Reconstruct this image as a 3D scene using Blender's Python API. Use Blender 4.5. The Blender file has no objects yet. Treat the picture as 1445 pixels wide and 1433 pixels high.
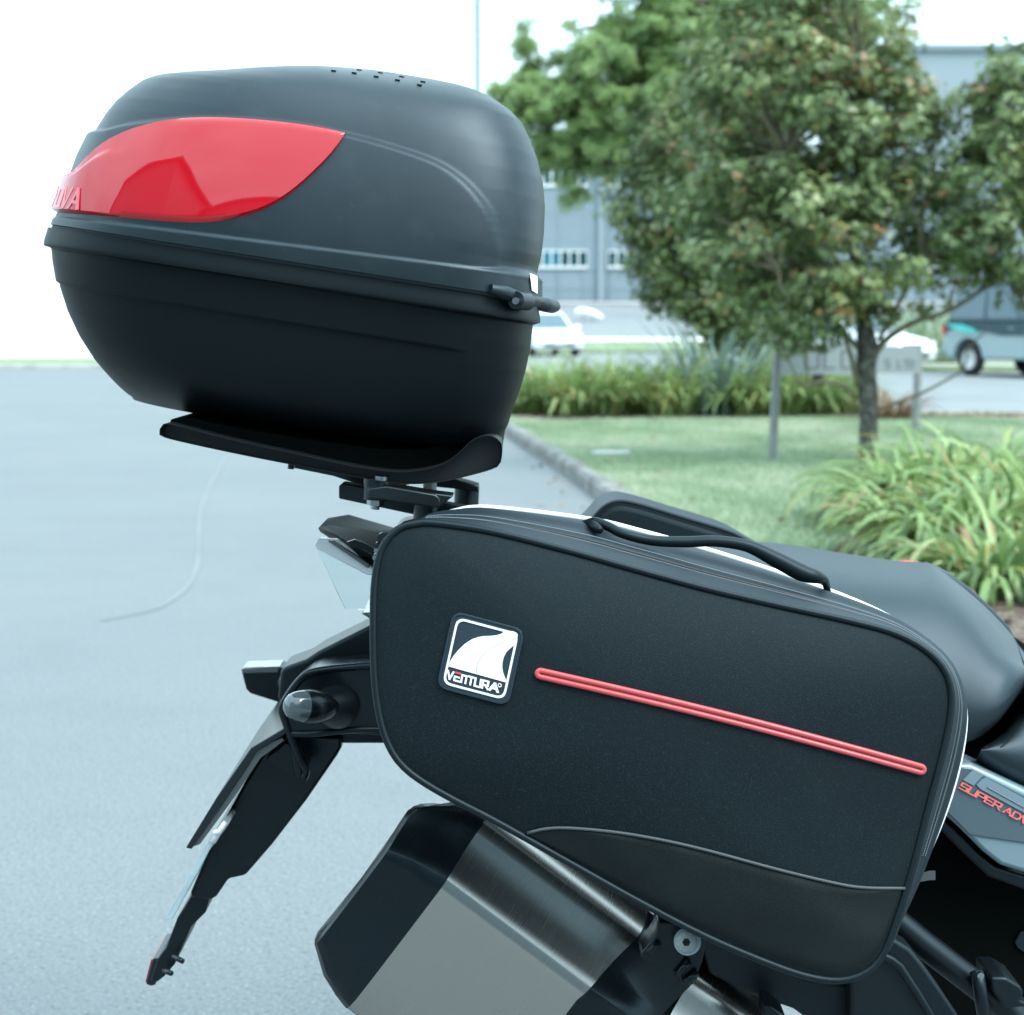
import bpy, bmesh, math, random
import numpy as np
from mathutils import Vector, Matrix, noise
from mathutils.bvhtree import BVHTree

# ------------------------------------------------------------------ camera, sky, sun
SC = bpy.context.scene
COL = SC.collection
FPX, CX, CY, HOR, CAMH = 2400.0, 722.5, 716.5, 450.0, 1.2
PITCH = math.atan((CY - HOR) / FPX)
cam = bpy.data.cameras.new("camera")
camo = bpy.data.objects.new("camera", cam)
COL.objects.link(camo)
camo.location = (0, 0, CAMH)
camo.rotation_euler = (math.pi / 2 - PITCH, 0, 0)
cam.sensor_width = 36.0
cam.sensor_fit = 'HORIZONTAL'
cam.lens = 36.0 * FPX / 1445.0
cam.clip_start = 0.05
cam.clip_end = 3000
cam.dof.use_dof = True
cam.dof.focus_distance = 1.62
cam.dof.aperture_fstop = 9.0
SC.camera = camo

SUN_EL, SUN_AZ = math.radians(50), math.radians(130)   # azimuth from +Y towards +X
world = bpy.data.worlds.new("World")
SC.world = world
world.use_nodes = True
wn, wl = world.node_tree.nodes, world.node_tree.links
wn.clear()
w_out = wn.new("ShaderNodeOutputWorld")
w_bg = wn.new("ShaderNodeBackground")
w_bg.inputs[1].default_value = 0.1
w_sky = wn.new("ShaderNodeTexSky")
w_sky.sky_type = 'NISHITA'
w_sky.sun_disc = False
w_sky.sun_elevation = SUN_EL
w_sky.sun_rotation = SUN_AZ
w_tc = wn.new("ShaderNodeTexCoord")
w_map = wn.new("ShaderNodeMapping")
w_map.inputs['Scale'].default_value = (1.2, 1.2, 3.0)
w_no = wn.new("ShaderNodeTexNoise")
w_no.inputs['Scale'].default_value = 1.7
w_no.inputs['Detail'].default_value = 6
w_no.inputs['Roughness'].default_value = 0.55
w_cr = wn.new("ShaderNodeValToRGB")
w_cr.color_ramp.elements[0].position = 0.30
w_cr.color_ramp.elements[0].color = (5.4, 7.9, 9.0, 1)
w_cr.color_ramp.elements[1].position = 0.66
w_cr.color_ramp.elements[1].color = (8.8, 11.6, 12.8, 1)
w_mix = wn.new("ShaderNodeMix")
w_mix.data_type = 'RGBA'
w_mix.inputs[0].default_value = 0.86
wl.new(w_tc.outputs['Generated'], w_map.inputs[0])
wl.new(w_map.outputs[0], w_no.inputs['Vector'])
wl.new(w_no.outputs[0], w_cr.inputs[0])
wl.new(w_sky.outputs[0], w_mix.inputs[6])
w_sep = wn.new("ShaderNodeSeparateXYZ")
w_mr = wn.new("ShaderNodeMapRange")
w_mr.inputs[1].default_value = 0.0; w_mr.inputs[2].default_value = 1.0
w_mr.inputs[3].default_value = 0.80; w_mr.inputs[4].default_value = 1.50
w_vm = wn.new("ShaderNodeVectorMath"); w_vm.operation = 'SCALE'
wl.new(w_tc.outputs['Generated'], w_sep.inputs[0])
wl.new(w_sep.outputs[2], w_mr.inputs[0])
wl.new(w_cr.outputs[0], w_vm.inputs[0])
wl.new(w_mr.outputs[0], w_vm.inputs['Scale'])
wl.new(w_vm.outputs[0], w_mix.inputs[7])
wl.new(w_mix.outputs[2], w_bg.inputs[0])
wl.new(w_bg.outputs[0], w_out.inputs[0])

sun = bpy.data.lights.new("sun", 'SUN')
sun.energy = 1.5
sun.angle = math.radians(28)
sun.color = (1.0, 0.985, 0.955)
suno = bpy.data.objects.new("sun", sun)
COL.objects.link(suno)
_sd = Vector((math.cos(SUN_EL) * math.sin(SUN_AZ), math.cos(SUN_EL) * math.cos(SUN_AZ), math.sin(SUN_EL)))
suno.rotation_euler = (-_sd).to_track_quat('-Z', 'Y').to_euler()
suno.location = _sd * 30
SC.view_settings.view_transform = 'Standard'
SC.view_settings.look = 'None'
SC.view_settings.exposure = 1.28
SC.view_settings.gamma = 1.0
SC.view_settings.use_curve_mapping = False
SC.render.engine = 'CYCLES'
SC.cycles.max_bounces = 8
SC.cycles.diffuse_bounces = 3
SC.cycles.transparent_max_bounces = 12
SC.cycles.use_denoising = True
R = random.Random(7)
NR = np.random.RandomState(11)

# ------------------------------------------------------------------ helpers
_cp, _sp = math.cos(PITCH), math.sin(PITCH)
def ray(px, py):
    x, y = (px - CX) / FPX, -(py - CY) / FPX
    return Vector((x, _cp + y * _sp, y * _cp - _sp))
def at(px, py, Y):
    """world point of the place seen at (px, py) of the photograph at distance Y"""
    d = ray(px, py)
    t = Y / d.y
    return Vector((d.x * t, Y, CAMH + d.z * t))
def gnd(px, py, z=0.0):
    d = ray(px, py)
    t = (z - CAMH) / d.z
    return Vector((d.x * t, d.y * t, z))

def new_mesh(name, verts, faces, mat=None, parent=None, smooth=False, sharp=None, kind=None, origin=None):
    """origin: where a top-level object stands; parts take their thing's place"""
    me = bpy.data.meshes.new(name)
    base = None
    if parent is not None:
        base = world_loc(parent)
    elif origin is not None:
        base = Vector(origin)
    V = np.asarray(verts, dtype=float)
    if base is not None:
        V = V - np.array(base)
    me.from_pydata(V.tolist(), [], faces)
    me.validate()
    ob = bpy.data.objects.new(name, me)
    if mat: me.materials.append(mat)
    COL.objects.link(ob)
    if parent is not None:
        ob.parent = parent
    elif base is not None:
        ob.location = base
    if smooth:
        me.shade_smooth()
        if sharp:
            me.set_sharp_from_angle(angle=math.radians(sharp))
    if kind: ob["kind"] = kind
    return ob
def world_loc(o):
    v = Vector(o.location)
    p = o.parent
    while p is not None:
        v = v + Vector(p.location); p = p.parent
    return v
def tag(o, label=None, cat=None, group=None, kind=None):
    if label: o["label"] = label
    if cat: o["category"] = cat
    if group: o["group"] = group
    if kind: o["kind"] = kind
    return o
def thing(name, loc, label, cat, group=None):
    o = bpy.data.objects.new(name, None)
    o.empty_display_size = 0.1
    COL.objects.link(o)
    o.location = loc
    return tag(o, label, cat, group)
def bevel(ob, w, seg=2, ang=30):
    m = ob.modifiers.new("bevel", 'BEVEL')
    m.width = w; m.segments = seg; m.limit_method = 'ANGLE'; m.angle_limit = math.radians(ang)
    m.harden_normals = False
    return ob
def from_bm(name, bm, mat, parent=None, smooth=False, sharp=None, origin=None, kind=None):
    bm.verts.index_update()
    bmesh.ops.recalc_face_normals(bm, faces=bm.faces[:])
    vs = [v.co.copy() for v in bm.verts]
    fs = [[v.index for v in f.verts] for f in bm.faces]
    bm.free()
    return new_mesh(name, vs, fs, mat, parent, smooth, sharp, kind, origin)

def catmull(pts, n=8, closed=False):
    P = [np.array(p, float) for p in pts]
    out = []
    N = len(P)
    rng = range(N) if closed else range(N - 1)
    for i in rng:
        p0 = P[(i - 1) % N] if (closed or i > 0) else P[0] * 2 - P[1]
        p1, p2 = P[i], P[(i + 1) % N]
        p3 = P[(i + 2) % N] if (closed or i + 2 < N) else P[-1] * 2 - P[-2]
        for k in range(n):
            t = k / n
            out.append(0.5 * ((2 * p1) + (-p0 + p2) * t + (2 * p0 - 5 * p1 + 4 * p2 - p3) * t * t + (-p0 + 3 * p1 - 3 * p2 + p3) * t ** 3))
    if not closed: out.append(P[-1])
    return out
def resample(pts, n, closed=False):
    A = np.array([list(p) for p in pts], float)
    if closed: A = np.vstack([A, A[:1]])
    d = np.r_[0, np.cumsum(np.linalg.norm(np.diff(A, axis=0), axis=1))]
    t = np.linspace(0, d[-1], n + 1)[:-1] if closed else np.linspace(0, d[-1], n)
    return np.stack([np.interp(t, d, A[:, k]) for k in range(A.shape[1])], 1)

def tube_geo(path, rad, sides=8, closed=False, flat=None, caps=True):
    """flat: (factor) squashes the section along the second axis"""
    P = [Vector(p) for p in path]
    n = len(P)
    rads = rad if hasattr(rad, '__len__') else [rad] * n
    verts, faces = [], []
    up = None
    for i in range(n):
        a = P[(i - 1) % n] if (closed or i > 0) else P[i]
        b = P[(i + 1) % n] if (closed or i < n - 1) else P[i]
        t = (b - a).normalized()
        if up is None:
            up = Vector((0, 1, 0)) if abs(t.y) < 0.9 else Vector((0, 0, 1))
        s = t.cross(up)
        if s.length < 1e-6: s = t.orthogonal()
        s.normalize()
        up = s.cross(t).normalized()
        for k in range(sides):
            an = 2 * math.pi * k / sides
            f = flat if flat else 1.0
            verts.append(P[i] + (s * math.cos(an) * f + up * math.sin(an)) * rads[i])
    m = n if closed else n - 1
    for i in range(m):
        j = (i + 1) % n
        for k in range(sides):
            l = (k + 1) % sides
            faces.append((i * sides + k, i * sides + l, j * sides + l, j * sides + k))
    if caps and not closed:
        faces.append(tuple(range(sides - 1, -1, -1)))
        faces.append(tuple((n - 1) * sides + k for k in range(sides)))
    return verts, faces
class Geo:
    def __init__(s): s.v, s.f = [], []
    def add(s, vf):
        o = len(s.v)
        s.v += [tuple(v) for v in vf[0]]
        s.f += [tuple(i + o for i in f) for f in vf[1]]
        return s
    def tube(s, *a, **k): return s.add(tube_geo(*a, **k))
    def box(s, c, size, rot=None):
        x, y, z = [q / 2 for q in size]
        vs = [Vector((sx * x, sy * y, sz * z)) for sx in (-1, 1) for sy in (-1, 1) for sz in (-1, 1)]
        if rot is not None: vs = [rot @ v for v in vs]
        vs = [v + Vector(c) for v in vs]
        return s.add((vs, [(0, 1, 3, 2), (4, 6, 7, 5), (0, 4, 5, 1), (2, 3, 7, 6), (0, 2, 6, 4), (1, 5, 7, 3)]))
    def build(s, name, mat, parent=None, **k): return new_mesh(name, s.v, s.f, mat, parent, **k)

def ext(name, px, Y0, Y1, mat, parent, bev=0.0, seg=3, Yp=None, smooth=True, curve=0, sharp=35, **k):
    """a plate or block whose side outline is traced at distance Yp and which runs from Y0 to Y1 in depth"""
    if curve: px = [tuple(p) for p in catmull(px, curve, closed=True)]
    Yp = Yp or Y0
    base = [at(x, y, Yp) for x, y in px]
    n = len(base)
    bm = bmesh.new()
    f = [bm.verts.new((p.x, Y0, p.z)) for p in base]
    b = [bm.verts.new((p.x, Y1, p.z)) for p in base]
    bm.faces.new(f); bm.faces.new(b[::-1])
    for i in range(n):
        j = (i + 1) % n
        bm.faces.new((f[i], b[i], b[j], f[j]))
    ob = from_bm(name, bm, mat, parent, smooth=smooth, sharp=sharp, **k)
    if bev: bevel(ob, bev, seg)
    return ob

# ------------------------------------------------------------------ materials
def mat(name, col, rough=0.5, metal=0.0, spec=0.5, bump=None, var=None, coat=0, sheen=0, trans=0, ior=1.5, rv=None, ani=0, wear=None, transl=0):
    m = bpy.data.materials.new(name)
    m.use_nodes = True
    nt = m.node_tree
    b = nt.nodes["Principled BSDF"]
    b.inputs['Base Color'].default_value = (*col, 1)
    b.inputs['Roughness'].default_value = rough
    b.inputs['Metallic'].default_value = metal
    b.inputs['Specular IOR Level'].default_value = spec
    b.inputs['IOR'].default_value = ior
    b.inputs['Coat Weight'].default_value = coat
    b.inputs['Coat Roughness'].default_value = 0.05
    b.inputs['Transmission Weight'].default_value = trans
    if sheen:
        b.inputs['Sheen Weight'].default_value = sheen
        b.inputs['Sheen Roughness'].default_value = 0.5
        b.inputs['Sheen Tint'].default_value = (0.65, 0.85, 1, 1)
    if ani: b.inputs['Anisotropic'].default_value = ani
    tc = nt.nodes.new("ShaderNodeTexCoord")
    if bump:      # (scale, strength, distance[, detail])
        no = nt.nodes.new("ShaderNodeTexNoise")
        no.inputs['Scale'].default_value = bump[0]
        no.inputs['Detail'].default_value = bump[3] if len(bump) > 3 else 3
        bu = nt.nodes.new("ShaderNodeBump")
        bu.inputs['Strength'].default_value = bump[1]
        bu.inputs['Distance'].default_value = bump[2]
        nt.links.new(tc.outputs['Object'], no.inputs['Vector'])
        nt.links.new(no.outputs[0], bu.inputs['Height'])
        nt.links.new(bu.outputs[0], b.inputs['Normal'])
    last = None
    if var:       # list of (scale, colour, lo, hi, amount)
        for sc, c2, lo, hi, am in var:
            no = nt.nodes.new("ShaderNodeTexNoise")
            no.inputs['Scale'].default_value = sc
            no.inputs['Detail'].default_value = 4
            mr = nt.nodes.new("ShaderNodeMapRange")
            mr.inputs[1].default_value = lo; mr.inputs[2].default_value = hi
            mr.inputs[3].default_value = 0; mr.inputs[4].default_value = am
            mx = nt.nodes.new("ShaderNodeMix"); mx.data_type = 'RGBA'
            nt.links.new(tc.outputs['Object'], no.inputs['Vector'])
            nt.links.new(no.outputs[0], mr.inputs[0])
            nt.links.new(mr.outputs[0], mx.inputs[0])
            if last is None: mx.inputs[6].default_value = (*col, 1)
            else: nt.links.new(last, mx.inputs[6])
            mx.inputs[7].default_value = (*c2, 1)
            last = mx.outputs[2]
        nt.links.new(last, b.inputs['Base Color'])
    if rv:        # roughness variation (scale, lo, hi)
        no = nt.nodes.new("ShaderNodeTexNoise")
        no.inputs['Scale'].default_value = rv[0]; no.inputs['Detail'].default_value = 5
        mr = nt.nodes.new("ShaderNodeMapRange")
        mr.inputs[1].default_value = 0.3; mr.inputs[2].default_value = 0.7
        mr.inputs[3].default_value = rv[1]; mr.inputs[4].default_value = rv[2]
        nt.links.new(tc.outputs['Object'], no.inputs['Vector'])
        nt.links.new(no.outputs[0], mr.inputs[0])
        nt.links.new(mr.outputs[0], b.inputs['Roughness'])
    return m
def leafmat(name, stops, rough=0.45, transl=0.3):
    """stops: (position, colour) along the per-leaf attribute 'tone'"""
    m = bpy.data.materials.new(name)
    m.use_nodes = True
    nt = m.node_tree
    b = nt.nodes["Principled BSDF"]
    out = nt.nodes["Material Output"]
    b.inputs['Roughness'].default_value = rough
    at_ = nt.nodes.new("ShaderNodeAttribute"); at_.attribute_name = "tone"
    cr = nt.nodes.new("ShaderNodeValToRGB")
    el = cr.color_ramp.elements
    while len(el) < len(stops): el.new(0.5)
    for e, (p, c) in zip(el, stops):
        e.position = p; e.color = (*c, 1)
    nt.links.new(at_.outputs['Fac'], cr.inputs[0])
    nt.links.new(cr.outputs[0], b.inputs['Base Color'])
    tr = nt.nodes.new("ShaderNodeBsdfTranslucent")
    nt.links.new(cr.outputs[0], tr.inputs[0])
    ms = nt.nodes.new("ShaderNodeMixShader"); ms.inputs[0].default_value = transl
    nt.links.new(b.outputs[0], ms.inputs[1]); nt.links.new(tr.outputs[0], ms.inputs[2])
    nt.links.new(ms.outputs[0], out.inputs[0])
    return m

M = {}
M['case'] = mat('case_plastic', (0.003, 0.006, 0.008), 0.42, spec=0.62, bump=(2600, 0.35, 0.0004), rv=(9, 0.34, 0.52), var=[(28, (0.014, 0.018, 0.021), 0.56, 0.78, 0.8), (260, (0.022, 0.027, 0.030), 0.66, 0.76, 0.7)])
M['case_low'] = mat('case_plastic_lower', (0.0025, 0.004, 0.005), 0.44, spec=0.22, bump=(2600, 0.35, 0.0004), rv=(9, 0.42, 0.55))
M['plastic'] = mat('black_plastic', (0.004, 0.006, 0.008), 0.38, spec=0.38, bump=(1800, 0.25, 0.0003))
M['gloss'] = mat('satin_black', (0.004, 0.006, 0.008), 0.26, spec=0.36, rv=(20, 0.20, 0.34))
M['blackmetal'] = mat('black_coated_metal', (0.008, 0.010, 0.012), 0.28, spec=0.5)
M['dark'] = mat('dark_recess', (0.006, 0.008, 0.009), 0.6)
M['lens'] = mat('red_lens', (0.44, 0.005, 0.013), 0.035, spec=0.55, coat=0.15)
M['lensletter'] = mat('red_lens_letter', (0.66, 0.10, 0.13), 0.15)
M['fabric'] = mat('bag_fabric', (0.0035, 0.0065, 0.0082), 0.55, spec=0.21, sheen=0.0, bump=(1500, 0.5, 0.0006), var=[(700, (0.020, 0.028, 0.032), 0.55, 0.75, 0.7), (6, (0.007, 0.012, 0.014), 0.5, 0.7, 0.5)])
M['fabric2'] = mat('bag_gusset_fabric', (0.006, 0.011, 0.015), 0.55, spec=0.34, sheen=0.03, bump=(1800, 0.5, 0.0006))
M['leather'] = mat('bag_coated_panel', (0.006, 0.008, 0.008), 0.6, spec=0.24, bump=(900, 0.5, 0.0007), var=[(14, (0.010, 0.013, 0.013), 0.5, 0.7, 0.5)])
M['piping'] = mat('bag_piping', (0.004, 0.007, 0.009), 0.45, spec=0.32, bump=(1500, 0.3, 0.0004))
M['zipper'] = mat('zip_black', (0.004, 0.005, 0.006), 0.5)
M['stitch'] = mat('stitch_grey', (0.20, 0.25, 0.28), 0.7)
M['reflect'] = mat('reflective_piping', (0.75, 0.80, 0.82), 0.4)
M['redtrim'] = mat('red_rubber', (0.52, 0.075, 0.08), 0.26, spec=0.5)
M['redtrim_in'] = mat('red_rubber_groove', (0.22, 0.02, 0.025), 0.5)
M['white'] = mat('white_print', (0.82, 0.83, 0.83), 0.45)
M['badge'] = mat('badge_rubber', (0.020, 0.030, 0.040), 0.38, spec=0.5)
M['redprint'] = mat('red_print', (0.6, 0.06, 0.08), 0.5)
M['steel'] = mat('brushed_steel', (0.40, 0.385, 0.36), 0.26, metal=1.0, ani=0.5)
_nt = M['steel'].node_tree; _b = _nt.nodes["Principled BSDF"]
_tc = _nt.nodes.new("ShaderNodeTexCoord"); _mp = _nt.nodes.new("ShaderNodeMapping"); _mq = _nt.nodes.new("ShaderNodeMapping"); _no = _nt.nodes.new("ShaderNodeTexNoise"); _mr = _nt.nodes.new("ShaderNodeMapRange")
_mp.inputs['Rotation'].default_value = (0, math.radians(-36.87), 0); _mq.inputs['Scale'].default_value = (1800, 14, 14); _no.inputs['Scale'].default_value = 1.0; _no.inputs['Detail'].default_value = 3
_mr.inputs[1].default_value = .3; _mr.inputs[2].default_value = .7; _mr.inputs[3].default_value = .215; _mr.inputs[4].default_value = .275
_nt.links.new(_tc.outputs['Object'], _mp.inputs[0]); _nt.links.new(_mp.outputs[0], _mq.inputs[0]); _nt.links.new(_mq.outputs[0], _no.inputs['Vector']); _nt.links.new(_no.outputs[0], _mr.inputs[0]); _nt.links.new(_mr.outputs[0], _b.inputs['Roughness'])
M['bolt'] = mat('zinc_bolt', (0.36, 0.39, 0.41), 0.28, metal=1.0)
M['chrome'] = mat('bright_edge', (0.85, 0.88, 0.9), 0.12)
M['clear'] = mat('clear_plastic', (0.93, 0.97, 0.98), 0.04, trans=1.0, ior=1.06)
M['frost'] = mat('frosted_plastic', (0.70, 0.80, 0.83), 0.15, trans=0.55, ior=1.2)
M['smoke'] = mat('smoked_lens', (0.07, 0.09, 0.10), 0.08, spec=0.6, coat=0.5)
M['seat'] = mat('seat_vinyl', (0.008, 0.014, 0.018), 0.44, spec=0.62, bump=(1400, 0.5, 0.0005))
M['fairing'] = mat('silver_blue_fairing', (0.21, 0.29, 0.335), 0.35, metal=0.25, spec=0.5)
M['fairing_dk'] = mat('grey_fairing', (0.085, 0.125, 0.15), 0.4, metal=0.2)
M['redpaint'] = mat('red_paint', (0.55, 0.05, 0.03), 0.3)
M['redletter'] = mat('red_decal', (0.80, 0.17, 0.17), 0.5)
M['void'] = mat('shade_black', (0.002, 0.003, 0.003), 0.8, spec=0.05)  # near-black with hardly any gloss: deep shade put into the colour
M['carrier'] = mat('carrier_plastic', (0.006, 0.009, 0.011), 0.5, spec=0.5, bump=(1500, .3, .0004))
M['greenrubber'] = mat('olive_rubber', (0.07, 0.085, 0.03), 0.6)

M['asphalt'] = mat('asphalt', (0.160, 0.176, 0.183), 0.85, spec=0.25, bump=(160, 0.6, 0.004, 5),
                   var=[(0.35, (0.180, 0.196, 0.20), 0.42, 0.62, 0.6), (2.2, (0.140, 0.155, 0.162), 0.5, 0.72, 0.4),
                        (90, (0.085, 0.095, 0.10), 0.52, 0.70, 0.75), (130, (0.30, 0.31, 0.30), 0.56, 0.70, 0.75), (0.9, (0.18, 0.19, 0.19), 0.55, 0.65, 0.3)])
M['street'] = mat('street_asphalt', (0.21, 0.225, 0.23), 0.85, spec=0.25, bump=(120, 0.6, 0.004, 4),
                  var=[(0.5, (0.17, 0.185, 0.19), 0.45, 0.65, 0.6)])
M['palecon'] = mat('pale_concrete', (0.66, 0.66, 0.63), 0.85, var=[(1, (0.52, 0.52, 0.5), 0.45, 0.7, 0.6)])
M['concrete'] = mat('concrete', (0.42, 0.41, 0.39), 0.85, bump=(60, 0.4, 0.004), var=[(3, (0.30, 0.29, 0.27), 0.45, 0.7, 0.7)])
M['kerb'] = mat('kerb_concrete', (0.22, 0.22, 0.21), 0.9, bump=(50, 0.8, 0.008), var=[(5, (0.10, 0.10, 0.095), 0.42, 0.62, 0.85), (30, (0.33, 0.32, 0.30), 0.55, 0.7, 0.6)])
M['lawn'] = mat('lawn_soil', (0.20, 0.26, 0.15), 0.95, spec=0.1, bump=(90, 1.0, 0.02, 5),
                var=[(1.3, (0.29, 0.32, 0.23), 0.4, 0.62, 0.8), (5, (0.14, 0.19, 0.10), 0.5, 0.7, 0.6)])
M['mulch'] = mat('bark_mulch', (0.16, 0.12, 0.095), 0.95, spec=0.1, bump=(40, 1.0, 0.03, 5), var=[(25, (0.30, 0.25, 0.21), 0.5, 0.65, 0.9), (60, (0.05, 0.035, 0.03), 0.5, 0.68, 0.8)])
M['chip'] = mat('bark_chip', (0.24, 0.19, 0.155), 0.9, spec=0.1, var=[(3, (0.10, 0.07, 0.055), 0.45, 0.6, 0.9)])
M['clad'] = mat('grey_cladding', (0.185, 0.235, 0.27), 0.6, var=[(0.3, (0.165, 0.21, 0.24), 0.4, 0.6, 0.6)])
M['clad2'] = mat('grey_cladding_pale', (0.23, 0.275, 0.305), 0.6)
M['whitewall'] = mat('white_render', (0.86, 0.87, 0.86), 0.8)
M['frame'] = mat('white_frame', (0.72, 0.74, 0.74), 0.5)
M['glass'] = mat('window_glass', (0.012, 0.05, 0.06), 0.08, spec=0.5)
M['glass2'] = mat('window_glass_blue', (0.02, 0.13, 0.18), 0.15, spec=0.4)
M['carwhite'] = mat('white_car_paint', (0.82, 0.84, 0.84), 0.25, coat=0.5)
M['carsilver'] = mat('silver_car_paint', (0.24, 0.32, 0.35), 0.3, metal=0.3, coat=0.5)
M['carteal'] = mat('dark_teal_car_paint', (0.010, 0.045, 0.065), 0.35)
M['teal'] = mat('turquoise_decal', (0.08, 0.55, 0.50), 0.4)
M['cargrey'] = mat('grey_car_paint', (0.20, 0.24, 0.27), 0.4)
M['carglass'] = mat('car_glass', (0.04, 0.09, 0.12), 0.08, spec=0.8)
M['tyre'] = mat('tyre_rubber', (0.02, 0.02, 0.02), 0.8)
M['rim'] = mat('alloy_rim', (0.5, 0.52, 0.54), 0.3, metal=0.7)
M['post'] = mat('galvanised_post', (0.26, 0.27, 0.27), 0.5, metal=0.4, var=[(8, (0.19, 0.20, 0.20), 0.4, 0.6, 0.6)])
M['signpanel'] = mat('brushed_sign_panel', (0.20, 0.225, 0.23), 0.45, metal=0.3)
M['signtext'] = mat('sign_letter', (0.05, 0.06, 0.065), 0.5)
M['bark'] = mat('bark', (0.085, 0.085, 0.075), 0.95, spec=0.1, bump=(30, 1.0, 0.02, 6), var=[(18, (0.20, 0.20, 0.18), 0.48, 0.62, 0.8), (40, (0.03, 0.03, 0.028), 0.5, 0.65, 0.8)])
M['twig'] = mat('twig_bark', (0.14, 0.13, 0.09), 0.9, var=[(12, (0.22, 0.20, 0.10), 0.45, 0.65, 0.7)])
M['tie'] = mat('tree_tie', (0.42, 0.36, 0.10), 0.7)
M['lamp'] = mat('lamp_pole_paint', (0.07, 0.15, 0.16), 0.5, metal=0.3)
M['sealant'] = mat('pale_sealant', (0.195, 0.21, 0.208), 0.85, var=[(4, (0.19, 0.205, 0.20), 0.4, 0.6, 0.8)])
M['maple'] = leafmat('maple_leaf', [(0.0, (0.072, 0.112, 0.038)), (0.35, (0.160, 0.230, 0.085)), (0.62, (0.29, 0.36, 0.165)),
                                    (0.82, (0.22, 0.26, 0.075)), (0.93, (0.26, 0.17, 0.07)), (1.0, (0.42, 0.22, 0.12))], 0.33, 0.28)
M['darkleaf'] = leafmat('dark_small_leaf', [(0.0, (0.050, 0.080, 0.025)), (0.6, (0.140, 0.195, 0.060)), (0.9, (0.12, 0.17, 0.06)), (1.0, (0.30, 0.16, 0.08))], 0.45, 0.22)
M['farleaf'] = leafmat('far_green_leaf', [(0.0, (0.13, 0.21, 0.070)), (0.6, (0.25, 0.36, 0.12)), (1.0, (0.28, 0.40, 0.18))], 0.5, 0.35)
M['blade'] = leafmat('daylily_blade', [(0.0, (0.100, 0.175, 0.055)), (0.5, (0.25, 0.36, 0.13)), (0.8, (0.42, 0.51, 0.23)), (0.93, (0.32, 0.30, 0.08)), (1.0, (0.36, 0.24, 0.14))], 0.4, 0.3)
M['flax'] = leafmat('flax_blade', [(0.0, (0.14, 0.20, 0.19)), (1.0, (0.36, 0.45, 0.43))], 0.35, 0.1)
M['grassblade'] = leafmat('grass_blade', [(0.0, (0.20, 0.28, 0.16)), (0.5, (0.34, 0.43, 0.28)), (1.0, (0.54, 0.55, 0.42))], 0.6, 0.3)
M['brownleaf'] = leafmat('brown_grass_blade', [(0.0, (0.16, 0.09, 0.05)), (1.0, (0.33, 0.20, 0.11))], 0.6, 0.2)

for k_ in ('case', 'case_low', 'plastic', 'gloss', 'blackmetal', 'fabric', 'fabric2', 'leather', 'piping', 'seat', 'badge', 'dark'):
    M[k_].node_tree.nodes["Principled BSDF"].inputs['Specular Tint'].default_value = (0.70, 0.89, 1.0, 1)

# ------------------------------------------------------------------ the ground
def sheet(name, pts, z, m, thick=None, kind="structure"):
    bm = bmesh.new()
    t = [bm.verts.new((p[0], p[1], z)) for p in pts]
    bm.faces.new(t)
    if thick:
        b = [bm.verts.new((p[0], p[1], z - thick)) for p in pts]
        n = len(pts)
        for i in range(n):
            j = (i + 1) % n
            bm.faces.new((t[i], b[i], b[j], t[j]))
    o = from_bm(name, bm, m)
    if o.data.polygons and o.data.polygons[0].normal.z < 0: o.data.flip_normals()
    tag(o, kind=kind)
    return o
sheet('ground', [(-900, -300), (900, -300), (900, 1500), (-900, 1500)], -0.03, M['lawn'])
# the yard and, joined to it, the street
sheet('asphalt_yard', [(-60, -25), (30, -25), (30, 20.0), (34, 41.0), (-60, 41.0)], 0.0, M['asphalt'])
sheet('street', [(-2.2, 22.2), (40, 20.2), (46, 58), (-2.6, 60)], 0.004, M['street'])
# pale sealed crack wandering over the asphalt
_cr = [gnd(*p) for p in catmull([(140, 877), (185, 869), (225, 858), (262, 832), (278, 800), (280, 765), (282, 730), (290, 700), (304, 672), (322, 640)], 8)]
g = Geo()
vs, fs = [], []
for i, p in enumerate(_cr):
    q = _cr[min(i + 1, len(_cr) - 1)] - _cr[max(i - 1, 0)]
    nrm = Vector((-q.y, q.x, 0)).normalized() * (0.008 + 0.005 * noise.noise(p * 2.0))
    vs += [(p.x + nrm.x, p.y + nrm.y, 0.004), (p.x - nrm.x, p.y - nrm.y, 0.004)]
    if i: k = 2 * i; fs.append((k - 2, k - 1, k + 1, k))
tag(new_mesh('sealed_crack', vs, fs, M['sealant']), kind='structure')

# lawn island with its kerb
kerb_line = [gnd(*p, 0.0) for p in [(700, 594), (712, 606), (738, 624), (770, 645), (800, 664), (838, 690), (876, 718), (935, 760), (1020, 815), (1140, 890), (1290, 985)]]
kerb_line = [(p.x, p.y) for p in kerb_line] + [(2.2, 4.3), (4.0, 3.9), (9, 3.8)]
kerb_line[0] = (-0.30, 20.3)
kc = [tuple(p) for p in catmull([(x, y) for x, y in [(1.6, 22.0), (0.4, 21.7)] + kerb_line], 6)]
lawn_poly = kc + [(9.5, 3.8), (9.5, 19.5), (4.5, 20.1)]
LZ = 0.10
sheet('lawn', [(x, y) for x, y in lawn_poly], LZ, M['lawn'])
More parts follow.
